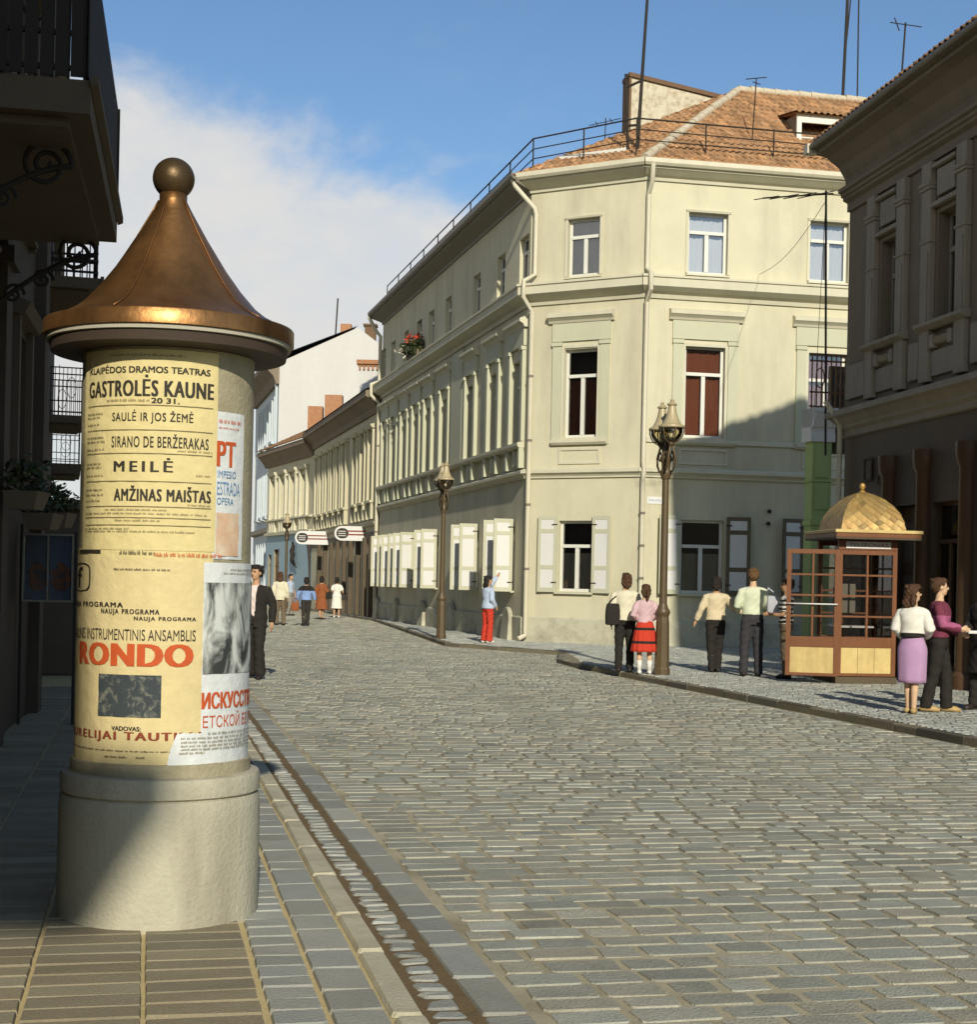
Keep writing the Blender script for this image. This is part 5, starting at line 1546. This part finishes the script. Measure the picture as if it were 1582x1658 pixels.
# roof slab and dome
MB().box(FP, -.14, PW + .30, -PD - .22, .26, 2.445, 2.475).build('roof_soffit', M['shopfront'], booth)
MB().box(FP, -.14, PW + .30, -PD - .22, .26, 2.475, 2.545).build('roof_fascia', M['wood'], booth, bevel=.006)
MB().box(FP, -.16, PW + .32, -PD - .24, .28, 2.547, 2.60).build('roof_slab', M['woodlight'], booth, bevel=.008)
DC = (PW / 2 + .07, -PD / 2 + .02)
prof = [(1.0, 0), (.985, .12), (.955, .24), (.90, .37), (.82, .50), (.71, .63), (.57, .755), (.40, .865), (.22, .945), (.09, .985), (.05, 1.0)]
DH, HW = .66, .545
def dome_pt(side, s_, t, off=0.0):
    """side 0..3, s in -1..1 across, t 0..1 up the profile"""
    k = t * (len(prof) - 1)
    i = min(int(k), len(prof) - 2)
    f = k - i
    r = (prof[i][0] * (1 - f) + prof[i + 1][0] * f) * HW + off
    z = 2.60 + (prof[i][1] * (1 - f) + prof[i + 1][1] * f) * DH + off * .4
    x, y_ = [(s_ * r, r), (r, -s_ * r), (-s_ * r, -r), (-r, s_ * r)][side]
    return FP.at(DC[0] + x, DC[1] + y_, z)
m = MB()
for sd_ in range(4):
    n = len(prof)
    vs = [dome_pt(sd_, s_, j / (n - 1)) for j in range(n) for s_ in (-1, 1)]
    m.add(vs, [(2 * j, 2 * j + 1, 2 * j + 3, 2 * j + 2) for j in range(n - 1)])
dome = m.build('dome', M['gold'], booth, normals=False)
M['shingle'] = mat('gilded diamond shingle', (0.40, 0.275, 0.105), rough=0.45, var=0.25, vs=6, bump=0.1, metal=0.3, attr='Col', dirt=(0.34, 0.20, 0.07), ds=3, damt=0.5)
m = MB()
rd_ = random.Random(17)
NR = 13
for sd_ in range(4):
    for j in range(-1, NR):
        t0, t1, t2 = j / NR, (j + 1) / NR, (j + 2) / NR
        nc = 6
        for i in range(nc + 1):
            s0 = -1 + 2 * (i + (.5 if j % 2 else 0)) / nc
            hw_ = 1.0 / nc * .95
            pts = [(s0, t0), (s0 + hw_, t1), (s0, t2), (s0 - hw_, t1)]
            pts = [(max(-1, min(1, p)), max(0, min(.96, q_))) for p, q_ in pts]
            if max(p for p, _ in pts) - min(p for p, _ in pts) < .05 or t0 > .9: continue
            m.add([dome_pt(sd_, p, q_, .012 if k == 0 else (.007 if k != 2 else .002)) for k, (p, q_) in enumerate(pts)], [(0, 1, 2, 3)], tone(rd_, .16, .05))
m.build('shingles', M['shingle'], dome, normals=False, colors=True)
dcx = FP.at(DC[0], DC[1], 0)
MB().lathe(dcx[:2], [(.05, 3.24), (.055, 3.27), (.02, 3.29), (.035, 3.31), (.052, 3.345), (.045, 3.385), (.015, 3.41)], 16).build('finial', M['gold'], booth, smooth='auto')
# open door leaf hung on the front left post
FDo = Fr((4.90, 24.86), (5.72, 24.66), 1)
m = MB()
a, b, c, d, p0, p1 = stile(m, FDo, 0, FDo.L, .20, 2.27, -.02, .025, st=.075)
dl = m.build('door', M['wood'], booth, bevel=.004)
MB().box(FDo, a - .01, b + .01, -.003, .003, c - .01, d + .01).build('pane', M['glass'], dl)
MB().box(FDo, a - .005, b + .005, -.012, .014, p0 - .005, p1 + .005).build('lower_panel', M['woodlight'], dl)
MB().tube([FDo.at(.02, .06, 1.375), FDo.at(FDo.L - .02, .06, 1.375)], .012, 8).build('push_bar', M['panelwhite'], dl, smooth=True)

# ------------------------------------------------------------------ people
TMP = bpy.data.scenes.new('workbench')
def voxel(mb, size, smooth=4, cut=None):
    """weld overlapping limbs into one continuous skin"""
    me = mb.mesh('tmp')
    o = bpy.data.objects.new('tmp', me)
    TMP.collection.objects.link(o)
    r = o.modifiers.new('r', 'REMESH')
    r.mode = 'VOXEL'
    r.voxel_size = size
    s_ = o.modifiers.new('s', 'SMOOTH')
    s_.factor = .5
    s_.iterations = smooth
    with bpy.context.temp_override(scene=TMP, view_layer=TMP.view_layers[0]):
        dg = bpy.context.evaluated_depsgraph_get()
        out = bpy.data.meshes.new_from_object(o.evaluated_get(dg))
    bpy.data.objects.remove(o)
    bpy.data.meshes.remove(me)
    if cut:
        bm = bmesh.new()
        bm.from_mesh(out)
        bmesh.ops.delete(bm, geom=[f for f in bm.faces if cut(f.calc_center_median())], context='FACES')
        bm.to_mesh(out)
        bm.free()
    return out

def loft(mb, secs, n=24, fold=0.0, nf=9, ph_=0.0):
    """elliptical sections (cx, cy, z, rx, ry)"""
    vs = []
    for j, (cx, cy, z, rx, ry) in enumerate(secs):
        fo = fold * j / max(1, len(secs) - 1)
        for i in range(n):
            a = 2 * math.pi * i / n
            k = 1 + fo * math.sin(nf * a + ph_)
            vs.append((cx + rx * k * math.cos(a), cy + ry * k * math.sin(a), z))
    m_ = len(secs)
    fs = [(j * n + i, j * n + (i + 1) % n, (j + 1) * n + (i + 1) % n, (j + 1) * n + i) for j in range(m_ - 1) for i in range(n)]
    return mb.add(vs, fs + [tuple(range(n))[::-1], tuple(range((m_ - 1) * n, m_ * n))])

_cloth = {}
def cloth(name, col, **k):
    if name not in _cloth:
        k.setdefault('rough', .9); k.setdefault('var', .14); k.setdefault('vs', 9); k.setdefault('bump', .25); k.setdefault('bs', 120)
        _cloth[name] = mat(name + ' cloth', col, **k)
    return _cloth[name]
SKIN = mat('skin', (0.50, 0.29, 0.16), rough=.55, var=.08, vs=20, bump=.05)
SKIN2 = mat('fair skin', (0.60, 0.40, 0.25), rough=.55, var=.08, vs=20, bump=.05)
HAIR = {'black': mat('black hair', (.022, .016, .012), rough=.5, var=.4, vs=40, bump=.6, bs=160), 'brown': mat('brown hair', (.085, .042, .02), rough=.5, var=.4, vs=40, bump=.6, bs=160), 'fair': mat('fair hair', (.14, .075, .03), rough=.5, var=.4, vs=40, bump=.6, bs=160)}
LEATHER = mat('dark shoe leather', (.025, .02, .016), rough=.45, var=.2, bump=.1)
TAN = mat('tan leather', (.42, .29, .12), rough=.5, var=.2, bump=.1)
WHITEL = mat('white canvas', (.72, .70, .64), rough=.7, var=.08)
EYE = mat('eye dark', (.015, .012, .01), rough=.3, var=0, bump=0)
LIP = mat('lip', (.30, .12, .09), rough=.5, var=.05, bump=0)

def person(label, loc, h, face, hair='black', skin=None, top=None, bottom=None, arms=None, legs=None, yaw=0, nod=0, woman=False, hairlen=0, shoes=LEATHER, near=False, group=None, lean=0.0, tail=False, bare=False, bulk=1.0, vox=None):
    sk = skin or SKIN
    t = thing('person', label, 'person', (0, 0, 0), group)
    vx = vox or (.010 if near else .014)
    A_ = {-1: ((-.235, .03, 1.13), (-.245, -.05, .88)), 1: ((.235, .03, 1.13), (.245, -.05, .88))}
    A_.update(arms or {})
    L_ = {-1: ((-.10, -.01, .49), (-.10, .03, .085), 0), 1: ((.10, -.01, .49), (.10, .03, .085), 0)}
    L_.update(legs or {})
    sh = {k: (k * (.165 if woman else .185) * bulk, .01 - lean * .5, 1.378) for k in (-1, 1)}
    def turn(p):
        """head turn about the neck"""
        c, q = math.cos(R(yaw)), math.sin(R(yaw))
        x, y_, z = p
        y_ -= .01
        z2 = z - 1.50
        cn, sn = math.cos(R(nod)), math.sin(R(nod))
        y_, z2 = y_ * cn - z2 * sn * 1, z2 * cn + y_ * sn
        return (x * c - y_ * q, .01 - lean * .6 + x * q + y_ * c, 1.50 + z2)
    hipr, wst = (.168, .118) if woman else (.158, .138)
    tor = [(0, .005, .86, hipr * .9, .10), (0, .005, .95, hipr, .112), (0, 0, 1.06, wst + .012, .098), (0, -.005 - lean * .2, 1.14, wst * bulk + .006, .095), (0, -.008 - lean * .35, 1.26, .152 * bulk, .108), (0, -lean * .5, 1.36, .165 * bulk, .104), (0, .008 - lean * .5, 1.42, .135 * bulk, .082), (0, .012 - lean * .55, 1.46, .075, .062)]
    # ---- the body, one skin
    b = MB()
    loft(b, tor)
    b.tube([(0, .012 - lean * .55, 1.42), turn((0, .005, 1.52)), turn((0, 0, 1.58))], [.062, .052, .052], 14)
    def hb(c, r): b.ball(turn(c), r, 18, 12)
    hb((0, .012, 1.655), (.076, .096, .092))
    hb((0, -.018, 1.60), (.062, .072, .085))
    hb((0, -.045, 1.562), (.040, .042, .036))
    b.tube([turn((0, -.088, 1.650)), turn((0, -.108, 1.618)), turn((0, -.092, 1.606))], [.010, .016, .012], 8)
    for k in (-1, 1):
        hb((k * .076, .012, 1.632), (.012, .022, .032))
        e_, w_2 = A_[k]
        b.tube([sh[k], tuple((p + q) / 2 for p, q in zip(sh[k], e_)), e_, tuple((p + q) / 2 for p, q in zip(w_2, e_)), w_2], [.050, .047, .039, .037, .026], 12)
        fd_ = (Vector(w_2) - Vector(e_)).normalized()
        sdv = Vector((k, 0, 0)) - fd_ * fd_.x * k
        sdv = sdv.normalized() if sdv.length > .05 else Vector((0, 0, 1))
        fw_ = fd_.cross(sdv).normalized() * k      # thumb side
        if fw_.y > .2 or (abs(fw_.y) <= .2 and fw_.z < 0): fw_ = -fw_
        bend = -sdv * .35
        wv = Vector(w_2)
        b.tube([wv - fd_ * .02, wv + fd_ * .03, wv + fd_ * .075], [.024, .030, .026], 10)
        for q, (o_, l_) in enumerate(((.027, .068), (.009, .080), (-.009, .074), (-.026, .056))):
            p0_ = wv + fd_ * .07 + fw_ * o_
            p1_ = p0_ + fd_ * l_ * .5 + bend * .012
            p2_ = p1_ + (fd_ + bend * 1.2).normalized() * l_ * .5
            b.tube([p0_, p1_, p2_], [.0105, .0095, .0080], 7)
        b.tube([wv + fd_ * .02 + fw_ * .02, wv + fd_ * .05 + fw_ * .048, wv + fd_ * .085 + fw_ * .052], [.012, .011, .009], 7)
        kn, an, ft = L_[k]
        hp_ = (k * .085, .005, .90)
        b.tube([hp_, tuple((p + q) / 2 for p, q in zip(hp_, kn)), kn, (kn[0] * .45 + an[0] * .55, kn[1] * .45 + an[1] * .55 + .012, kn[2] * .55 + an[2] * .45), an, (an[0], an[1], an[2] - .03)], [.088, .075, .052, .050, .033, .036], 14)
        fx, fy = math.sin(R(ft)), -math.cos(R(ft))
        b.tube([(an[0] - fx * .05, an[1] - fy * .05, an[2] - .045), (an[0] + fx * .05, an[1] + fy * .05, an[2] - .045), (an[0] + fx * .15, an[1] + fy * .15, an[2] - .06)], [.034, .036, .024], 10)
    put('body', voxel(b, vx * .8 if near else vx, 3), sk, t, smooth=True)
    # ---- face
    if near:
        for k in (-1, 1):
            MB().ball(turn((k * .030, -.082, 1.640)), (.011, .007, .006), 8, 6).build('eye', EYE, t, smooth=True)
            MB().tube([turn((k * .016, -.092, 1.660)), turn((k * .032, -.090, 1.665)), turn((k * .050, -.076, 1.660))], .0045, 6).build('eyebrow', HAIR[hair], t, smooth=True)
        MB().tube([turn((-.022, -.084, 1.578)), turn((0, -.093, 1.579)), turn((.022, -.084, 1.578))], [.003, .006, .003], 6).build('mouth', LIP, t, smooth=True)
    # ---- hair
    hm = MB()
    def hh(c, r): hm.ball(turn(c), r, 18, 12)
    hh((0, .030, 1.680), (.091, .100, .086))
    for q in range(14):
        aq = q * 2.4 + h * 7
        hh((.062 * math.cos(aq), .035 + .07 * math.sin(aq), 1.655 + .075 * ((q * .37 + h) % 1)), (.03, .034, .03)) if math.sin(aq) > -.35 else None
    hh((0, .055, 1.64), (.086, .076, .085))
    hh((0, -.030, 1.725), (.070, .062, .040))
    if hairlen >= 1:
        for k in (-1, 1): hh((k * .066, .035, 1.615), (.034, .058, .085))
        hh((0, .075, 1.58), (.078, .048, .085))
    if hairlen >= 2:
        hh((0, .085, 1.50), (.088, .045, .095))
        for k in (-1, 1): hh((k * .07, .05, 1.54), (.04, .05, .09))
    if tail:
        hm.tube([turn((0, .11, 1.66)), turn((0, .15, 1.62)), turn((0, .15, 1.52)), turn((.01, .13, 1.42))], [.03, .035, .032, .014], 10)
    hme = voxel(hm, .010, 2)
    rr_ = random.Random(int(h * 1000 + face))
    nrm = [v.normal.copy() for v in hme.vertices]
    for v, vn in zip(hme.vertices, nrm):
        n_ = math.sin(v.co.x * 90 + rr_.random() * .8) * math.sin(v.co.z * 70 + v.co.y * 60)
        v.co += vn * (n_ * .007 + rr_.uniform(-.004, .004))
    put('hair', hme, HAIR[hair], t, smooth=True)
    # ---- clothes
    for g in (top or []):
        m = MB()
        zl, infl = g.get('hem', .98), g.get('inf', .016)
        fl = g.get('flare', 0)
        secs = []
        if zl < .86:
            secs.append((0, .005, zl, hipr + infl + fl, .115 + infl + fl))
        for i, (cx, cy, z, rx, ry) in enumerate(tor):
            if z < zl - .02: continue
            secs.append((cx, cy, z if z > zl else zl, rx + infl + (fl * max(0, (1.15 - z)) if z < 1.15 else 0), ry + infl))
        if secs[0][2] > zl + .005:
            c0 = secs[0]
            secs.insert(0, (c0[0], c0[1], zl, c0[3] + .004 + fl * .5, c0[4] + .004))
        secs[-1] = (secs[-1][0], secs[-1][1], 1.455, .074, .068)
        loft(m, secs, 28)
        for k in (-1, 1):
            e_, w_2 = A_[k]
            r1, r2, r3 = .068 + g.get('slv', 0), .056 + g.get('slv', 0), .044 + g.get('slv', 0)
            mid_ = tuple((p + q) / 2 for p, q in zip(sh[k], e_))
            if g.get('sleeve', 'long') == 'long':
                fm = tuple(p * .5 + q * .5 for p, q in zip(w_2, e_))
                m.tube([(sh[k][0] * .35, sh[k][1], sh[k][2] + .028), (sh[k][0] * .7, sh[k][1], sh[k][2] + .018), sh[k], mid_, e_, fm, tuple(p * .93 + q * .07 for p, q in zip(w_2, e_))], [.055, .056, .060, (r1 + r2) / 2, r2, (r2 + r3) / 2 + .004, r3], 14)
            elif g['sleeve'] == 'short':
                m.tube([(sh[k][0] * .35, sh[k][1], sh[k][2] + .028), (sh[k][0] * .7, sh[k][1], sh[k][2] + .018), sh[k], mid_, tuple(p * .8 + q * .2 for p, q in zip(e_, sh[k]))], [.055, .056, .060, r1 - .002, r1], 14)
        bands = g.get('bands')
        me = voxel(m, vx, 3, g.get('cut'))
        nrm = [v.normal.copy() for v in me.vertices]
        for v, vn in zip(me.vertices, nrm):
            c = v.co.copy()
            v.co += vn * (.005 * math.sin(c.z * 38 + c.x * 16 + c.y * 9) * math.sin(c.x * 30 + c.z * 11 + face))
        o = put(g.get('name', 'shirt'), me, g['m'], t, smooth=True)
        if bands:
            for mm, z0, z1 in bands:
                me.materials.append(mm)
                ix = len(me.materials) - 1
                for p in me.polygons:
                    if z0 <= p.center.z <= z1 and (g.get('bandall') or abs(p.center.x) < .21): p.material_index = ix
    for g in (bottom or []):
        if g['type'] == 'trousers':
            m = MB()
            f_ = g.get('fl', 0)
            loft(m, [(0, .005, .84, hipr * .92, .112), (0, .005, .93, hipr + .014, .126), (0, 0, 1.03, wst + .026, .113)], 28)
            for k in (-1, 1):
                kn, an, ft = L_[k]
                m.tube([(k * .085, .005, .92), ((k * .085 + kn[0]) / 2, kn[1] / 2, (kn[2] + .90) / 2), kn, ((kn[0] + an[0]) / 2, (kn[1] + an[1]) / 2, (kn[2] + an[2]) / 2), (an[0], an[1] - .005, an[2] - .035)], [.102, .096, .078, .072 + f_ * .6, .070 + f_], 16)
            me = voxel(m, vx, 3)
            nrm = [v.normal.copy() for v in me.vertices]
            for v, vn in zip(me.vertices, nrm):
                c = v.co.copy()
                v.co += vn * (.006 * math.sin(c.z * 42 + c.x * 22) * math.sin(c.y * 30 + c.z * 13 + face))
            put('trousers', me, g['m'], t, smooth=True)
        else:
            m = MB()
            z0, z1 = g.get('z0', 1.05), g.get('z1', .45)
            rx0 = wst + .022
            secs = []
            for i in range(13):
                q = i / 12
                z = z0 + (z1 - z0) * q
                k = min(1, q / .28)
                rx = rx0 + (hipr + .022 + g.get('hipx', 0) - rx0) * k + g.get('fl', .03) * max(0, q - .2)
                secs.append((0, .003, z, rx, rx * (.76 + .08 * q)))
            loft(m, secs, 72, g.get('fold', .05), g.get('nf', 11), face)
            me = m.mesh('skirt')
            o = put('skirt', me, g['m'], t, smooth=True)
            for mm, za, zb in g.get('bands', []):
                me.materials.append(mm)
                ix = len(me.materials) - 1
                for p in me.polygons:
                    if za <= p.center.z <= zb: p.material_index = ix
            if g.get('belt'):
                MB().lathe((0, .003), [(rx0 + .004, z0 - .02), (rx0 + .020, z0 - .012), (rx0 + .020, z0 + .03), (rx0 + .002, z0 + .04)], 36).build('belt', g['belt'], t, smooth='auto')
    for k in (-1, 1):
        kn, an, ft = L_[k]
        fx, fy = math.sin(R(ft)), -math.cos(R(ft))
        z = an[2]
        m = MB()
        m.tube([(an[0] - fx * .075, an[1] - fy * .075, z - .050), (an[0] - fx * .03, an[1] - fy * .03, z - .040), (an[0] + fx * .05, an[1] + fy * .05, z - .043), (an[0] + fx * .13, an[1] + fy * .13, z - .055), (an[0] + fx * .19, an[1] + fy * .19, z - .066)], [.028, .044, .045, .042, .018], 12)
        m.v = [(x, y_, max(zz, z - .086)) for x, y_, zz in m.v]
        m.build('shoe', shoes, t, smooth=True)
        if bare == 'sock':
            MB().tube([(kn[0] * .25 + an[0] * .75, kn[1] * .25 + an[1] * .75 + .008, kn[2] * .45 + an[2] * .55), (kn[0] * .4 + an[0] * .6, kn[1] * .2 + an[1] * .8 + .006, kn[2] * .25 + an[2] * .75), (an[0], an[1], z - .03)], [.056, .050, .042], 14).build('sock', WHITEL, t, smooth=True)
    s = h / 1.75
    t.location = loc
    t.rotation_euler = (0, 0, R(face))
    t.scale = (s, s, s)
    return t

def bag(label, loc, sz, m, face=0, strap=None, group=None):
    t = thing('shoulder_bag', label, 'bag', (0, 0, 0), group)
    a, b, c = sz
    mb = MB()
    secs = [(0, 0, z, a * k, b * k2) for z, k, k2 in ((-c, .80, .7), (-c * .9, .94, .95), (-c * .3, 1, 1), (c * .4, .97, .92), (c * .85, .88, .65), (c, .78, .35))]
    vs, n = [], 28
    for cx, cy, z, rx, ry in secs:
        for i in range(n):
            q = 2 * math.pi * i / n
            vs.append((rx * math.copysign(abs(math.cos(q)) ** .45, math.cos(q)), ry * math.copysign(abs(math.sin(q)) ** .45, math.sin(q)), z))
    k_ = len(secs)
    mb.add(vs, [(j * n + i, j * n + (i + 1) % n, (j + 1) * n + (i + 1) % n, (j + 1) * n + i) for j in range(k_ - 1) for i in range(n)] + [tuple(range(n))[::-1], tuple(range((k_ - 1) * n, k_ * n))])
    mb.build('pouch', m, t, smooth='auto')
    if strap:
        MB().tube([(-a * .8, 0, c * .8), (strap[0] * .5 - a * .5, strap[1] * .5 - .03, c + (strap[2] - c) * .5), strap, (strap[0] * .5 + a * .5, strap[1] * .5 + .03, c + (strap[2] - c) * .5), (a * .8, 0, c * .8)], .012, 8).build('strap', m, t, smooth=True)
    t.location = loc
    t.rotation_euler = (0, 0, R(face))
    return t

black = cloth('black', (.022, .019, .016)); charcoal = cloth('charcoal', (.035, .03, .026)); jean = cloth('dark denim', (.04, .038, .042))
white = cloth('white', (.74, .72, .64)); creamc = cloth('cream', (.66, .62, .46)); beige = cloth('beige', (.62, .52, .34)); greenish = cloth('pale green', (.60, .64, .46))
brownc = cloth('rust brown', (.26, .085, .03)); redc = cloth('red', (.52, .045, .022)); lilac = cloth('lilac', (.43, .26, .42)); maroon = cloth('maroon', (.16, .035, .06)); magenta = cloth('dusky pink', (.36, .10, .20))
sky_ = cloth('pale blue', (.42, .50, .62)); blue_ = cloth('mid blue', (.22, .33, .58)); pinkw = cloth('pale pink', (.58, .40, .42)); grey_ = cloth('grey', (.26, .24, .20)); taupe = cloth('taupe', (.16, .12, .075)); pinkshirt = cloth('pink white', (.72, .60, .55))

GP = 'people walking in the street'
# man in a dark suit beside the column
person('man in black suit and open white collar walking past the poster column', (-3.70, 24.1, 0), 1.80, -14, 'black', SKIN,
       top=[dict(m=pinkshirt, name='shirt', hem=.96, inf=.010), dict(m=black, name='jacket', hem=.80, inf=.030, flare=.02, slv=.010, cut=lambda c: c.y < -.02 and abs(c.x) < .030 + .075 * max(0, (c.z - .92)) and c.z < 1.47)],
       bottom=[dict(type='trousers', m=black, fl=.02)], near=True, group=GP, yaw=-14, bulk=1.06, arms={1: ((.275, .03, 1.13), (.285, -.03, .86)), -1: ((-.26, .05, 1.13), (-.25, -.06, .90))},
       legs={1: ((.11, -.10, .49), (.13, -.08, .09), 12), -1: ((-.09, .05, .49), (-.10, .16, .11), -6)})
person('person in pale beige jacket with long brown hair, leftmost of the far group', (-7.15, 52.0, 0), 1.82, 180, 'brown', None,
       top=[dict(m=creamc, name='jacket', hem=.84, inf=.03, slv=.012)], bottom=[dict(type='trousers', m=taupe)], hairlen=2, group=GP, legs={-1: ((-.11, -.05, .49), (-.12, -.02, .085), 0)})
person('man in light blue shirt and grey trousers half hidden behind the beige jacket', (-8.62, 66.0, 0), 1.80, 60, 'black', None,
       top=[dict(m=sky_, hem=.96, sleeve='short')], bottom=[dict(type='trousers', m=grey_)], group=GP, legs={-1: ((-.12, -.08, .49), (-.13, .05, .085), 0)})
person('person walking away in black and pale blue sweater and dark trousers', (-6.25, 52.0, 0), 1.66, 184, 'black', None,
       top=[dict(m=blue_, name='sweater', hem=.93, inf=.03, slv=.014, bands=[(black, 1.27, 1.6)], bandall=True)], bottom=[dict(type='trousers', m=charcoal)], hairlen=1, group=GP,
       arms={1: ((.30, .0, 1.14), (.33, -.06, .93)), -1: ((-.28, .0, 1.14), (-.31, -.05, .92))}, legs={-1: ((-.07, -.06, .49), (-.05, -.1, .085), 0), 1: ((.09, .02, .5), (.07, .14, .10), 0)})
person('woman in rust brown coat with dark hair walking away ', (-6.66, 60.5, 0), 1.72, 180, 'black', None,
       top=[dict(m=brownc, name='coat', hem=.42, inf=.035, slv=.012, flare=.06)], woman=True, hairlen=1, group=GP, legs={-1: ((-.05, -.03, .49), (-.03, -.06, .085), 0), 1: ((.06, .02, .49), (.04, .10, .10), 0)})
person('woman in long white dress walking away by the shop fronts', (-6.40, 64.0, 0), 1.70, 178, 'black', None,
       top=[dict(m=white, name='dress', hem=.40, inf=.03, slv=.006, flare=.05, sleeve='short')], woman=True, hairlen=1, group=GP, shoes=WHITEL, arms={-1: ((-.26, .02, 1.13), (-.28, -.14, .95))})
person('woman in pale blue sweater and red trousers reaching up to a shutter', (.0, 38.5, EP), 1.70, 128, 'black', None,
       top=[dict(m=sky_, name='sweater', hem=.90, inf=.035, slv=.014)], bottom=[dict(type='trousers', m=redc, fl=.025)], woman=True, hairlen=2, group=GP, shoes=WHITEL, yaw=-30, near=True, vox=.012,
       arms={1: ((.20, -.24, 1.52), (.19, -.42, 1.74)), -1: ((-.22, .04, 1.13), (-.17, -.12, .95))})
person('man in white shirt and black trousers with a dark shoulder bag, back turned', (2.43, 26.75, EP), 1.74, 172, 'brown', None,
       top=[dict(m=creamc, hem=.92, inf=.03, slv=.016)], bottom=[dict(type='trousers', m=black)], hairlen=1, group=GP, yaw=22, nod=-10, bulk=1.06, near=True, vox=.012)
person('girl with ponytail in red skirt with black bands, back turned, beside the lamp', (2.735, 26.3, EP), 1.55, 184, 'brown', SKIN2,
       top=[dict(m=pinkw, name='blouse', hem=1.0, inf=.022, slv=.008)], bottom=[dict(type='skirt', m=redc, z0=1.07, z1=.44, fl=.10, fold=.05, nf=13, bands=[(black, .835, .905), (black, .575, .655)])], woman=True, hairlen=1, tail=True, group=GP, bare='sock', shoes=WHITEL, near=True, vox=.012,
       arms={-1: ((-.24, .05, 1.16), (-.12, -.16, 1.05)), 1: ((.24, .05, 1.16), (.12, -.16, 1.05))}, yaw=10)
person('person in cream sweater and black trousers with an arm round the tall man', (4.12, 27.35, EP), 1.72, 180, 'black', None,
       top=[dict(m=beige, name='sweater', hem=.96, inf=.028, slv=.006)], bottom=[dict(type='trousers', m=black)], group=GP, hairlen=1, near=True, vox=.012,
       arms={1: ((.27, .03, 1.16), (.36, -.03, .93)), -1: ((-.32, -.06, 1.20), (-.52, -.14, 1.10))}, legs={-1: ((-.07, -.02, .49), (-.05, .0, .085), 12), 1: ((.08, .0, .49), (.06, .05, .085), -12)})
person('tall fair man in pale green shirt and dark jeans standing back turned before the shutters', (4.60, 26.3, EP), 1.87, 180, 'fair', SKIN2,
       top=[dict(m=greenish, hem=1.0, inf=.022, slv=.008)], bottom=[dict(type='trousers', m=jean)], group=GP, near=True, vox=.012,
       arms={1: ((.25, .0, 1.14), (.20, -.2, 1.08)), -1: ((-.25, .0, 1.14), (-.22, -.2, 1.05))}, legs={1: ((.12, 0, .49), (.13, .02, .085), 0), -1: ((-.10, 0, .49), (-.11, .04, .085), 0)})
person('dark-haired person in black and white striped shirt behind the open booth door', (5.10, 25.85, EP), 1.70, -100, 'black', None,
       top=[dict(m=white, name='striped_shirt', hem=.96, inf=.02, sleeve='short', bands=[(black, .98 + .075 * k, 1.012 + .075 * k) for k in range(6)], bandall=True)], bottom=[dict(type='trousers', m=taupe)], group=GP, near=True, vox=.012,
       arms={-1: ((-.22, -.06, 1.12), (-.14, -.28, 1.12)), 1: ((.22, -.06, 1.12), (.14, -.28, 1.12))})
person('woman in white blouse and lilac skirt with wavy brown hair, half turned away', (5.34, 19.0, EP), 1.61, 148, 'brown', SKIN2,
       top=[dict(m=white, name='blouse', hem=1.075, inf=.034, slv=.014)], bottom=[dict(type='skirt', m=lilac, z0=1.06, z1=.42, fl=-.02, fold=.025, nf=7, hipx=.015, belt=black)], woman=True, hairlen=2, group=GP, shoes=TAN, near=True, yaw=-42,
       arms={1: ((.235, .02, 1.16), (.16, -.17, 1.02)), -1: ((-.235, .0, 1.16), (-.13, -.20, 1.05))}, legs={-1: ((-.06, .02, .49), (-.045, .04, .085), 10), 1: ((.06, -.03, .49), (.05, -.03, .085), -10)})
person('dark-haired man in maroon and pink sweater and black trousers turned toward the shop', (5.78, 19.35, EP), 1.70, 72, 'brown', SKIN2,
       top=[dict(m=maroon, name='sweater', hem=.98, inf=.03, slv=.012, bands=[(magenta, 1.12, 1.27)], bandall=True)], bottom=[dict(type='trousers', m=black, fl=.012)], group=GP, near=True, yaw=22, bulk=1.03, shoes=TAN,
       arms={-1: ((-.21, -.05, 1.14), (-.09, -.27, 1.10)), 1: ((.22, -.03, 1.14), (.10, -.26, 1.04))}, legs={1: ((.11, -.09, .50), (.12, -.10, .085), 0), -1: ((-.09, .06, .49), (-.08, .16, .09), 0)})
person('person in black coat cut off by the right edge of the picture', (6.50, 19.75, EP), 1.70, -60, 'black', SKIN2,
       top=[dict(m=black, name='coat', hem=.50, inf=.04, slv=.016, flare=.05)], bottom=[dict(type='trousers', m=black)], group=GP, near=True,
       arms={-1: ((-.23, -.05, 1.12), (-.14, -.26, 1.06)), 1: ((.24, .0, 1.14), (.20, -.2, 1.0))}, legs={-1: ((-.12, -.05, .49), (-.14, -.04, .085), 0)})

bag('black shoulder bag hanging at the left hip of the man in the white shirt', (2.20, 26.66, 1.02 + EP), (.13, .07, .19), black, 10, (.10, .05, .34))
bag('pale blue-grey bag hanging from the right shoulder of the tall fair man', (4.93, 26.22, 1.24 + EP), (.10, .06, .17), cloth('pale vinyl', (.55, .57, .60), rough=.5), 0, (-.08, .02, .30))
bag('small black handbag at the side of the woman in the rust brown coat', (-6.36, 60.45, .98), (.13, .06, .15), black, 0, (-.04, 0, .42))
bag('small dark handbag held by the woman in the white dress', (-6.06, 64.0, .86), (.11, .05, .12), charcoal, 0, (.0, 0, .26))
bag('reddish brown carrier bag held by the person in the striped sweater', (-6.62, 51.95, .66), (.14, .06, .15), brownc, 0, (.02, 0, .30))
cup = thing('paper_packet', 'white paper packet held out by the man in the maroon sweater', 'packet', (6.16, 19.22, 1.09))
MB().box(Fr((6.10, 19.21), (6.23, 19.19), 1), 0, .13, -.04, .04, 1.09, 1.13).build('wrapper', M['panelwhite'], cup, bevel=.008)

bpy.data.scenes.remove(TMP)
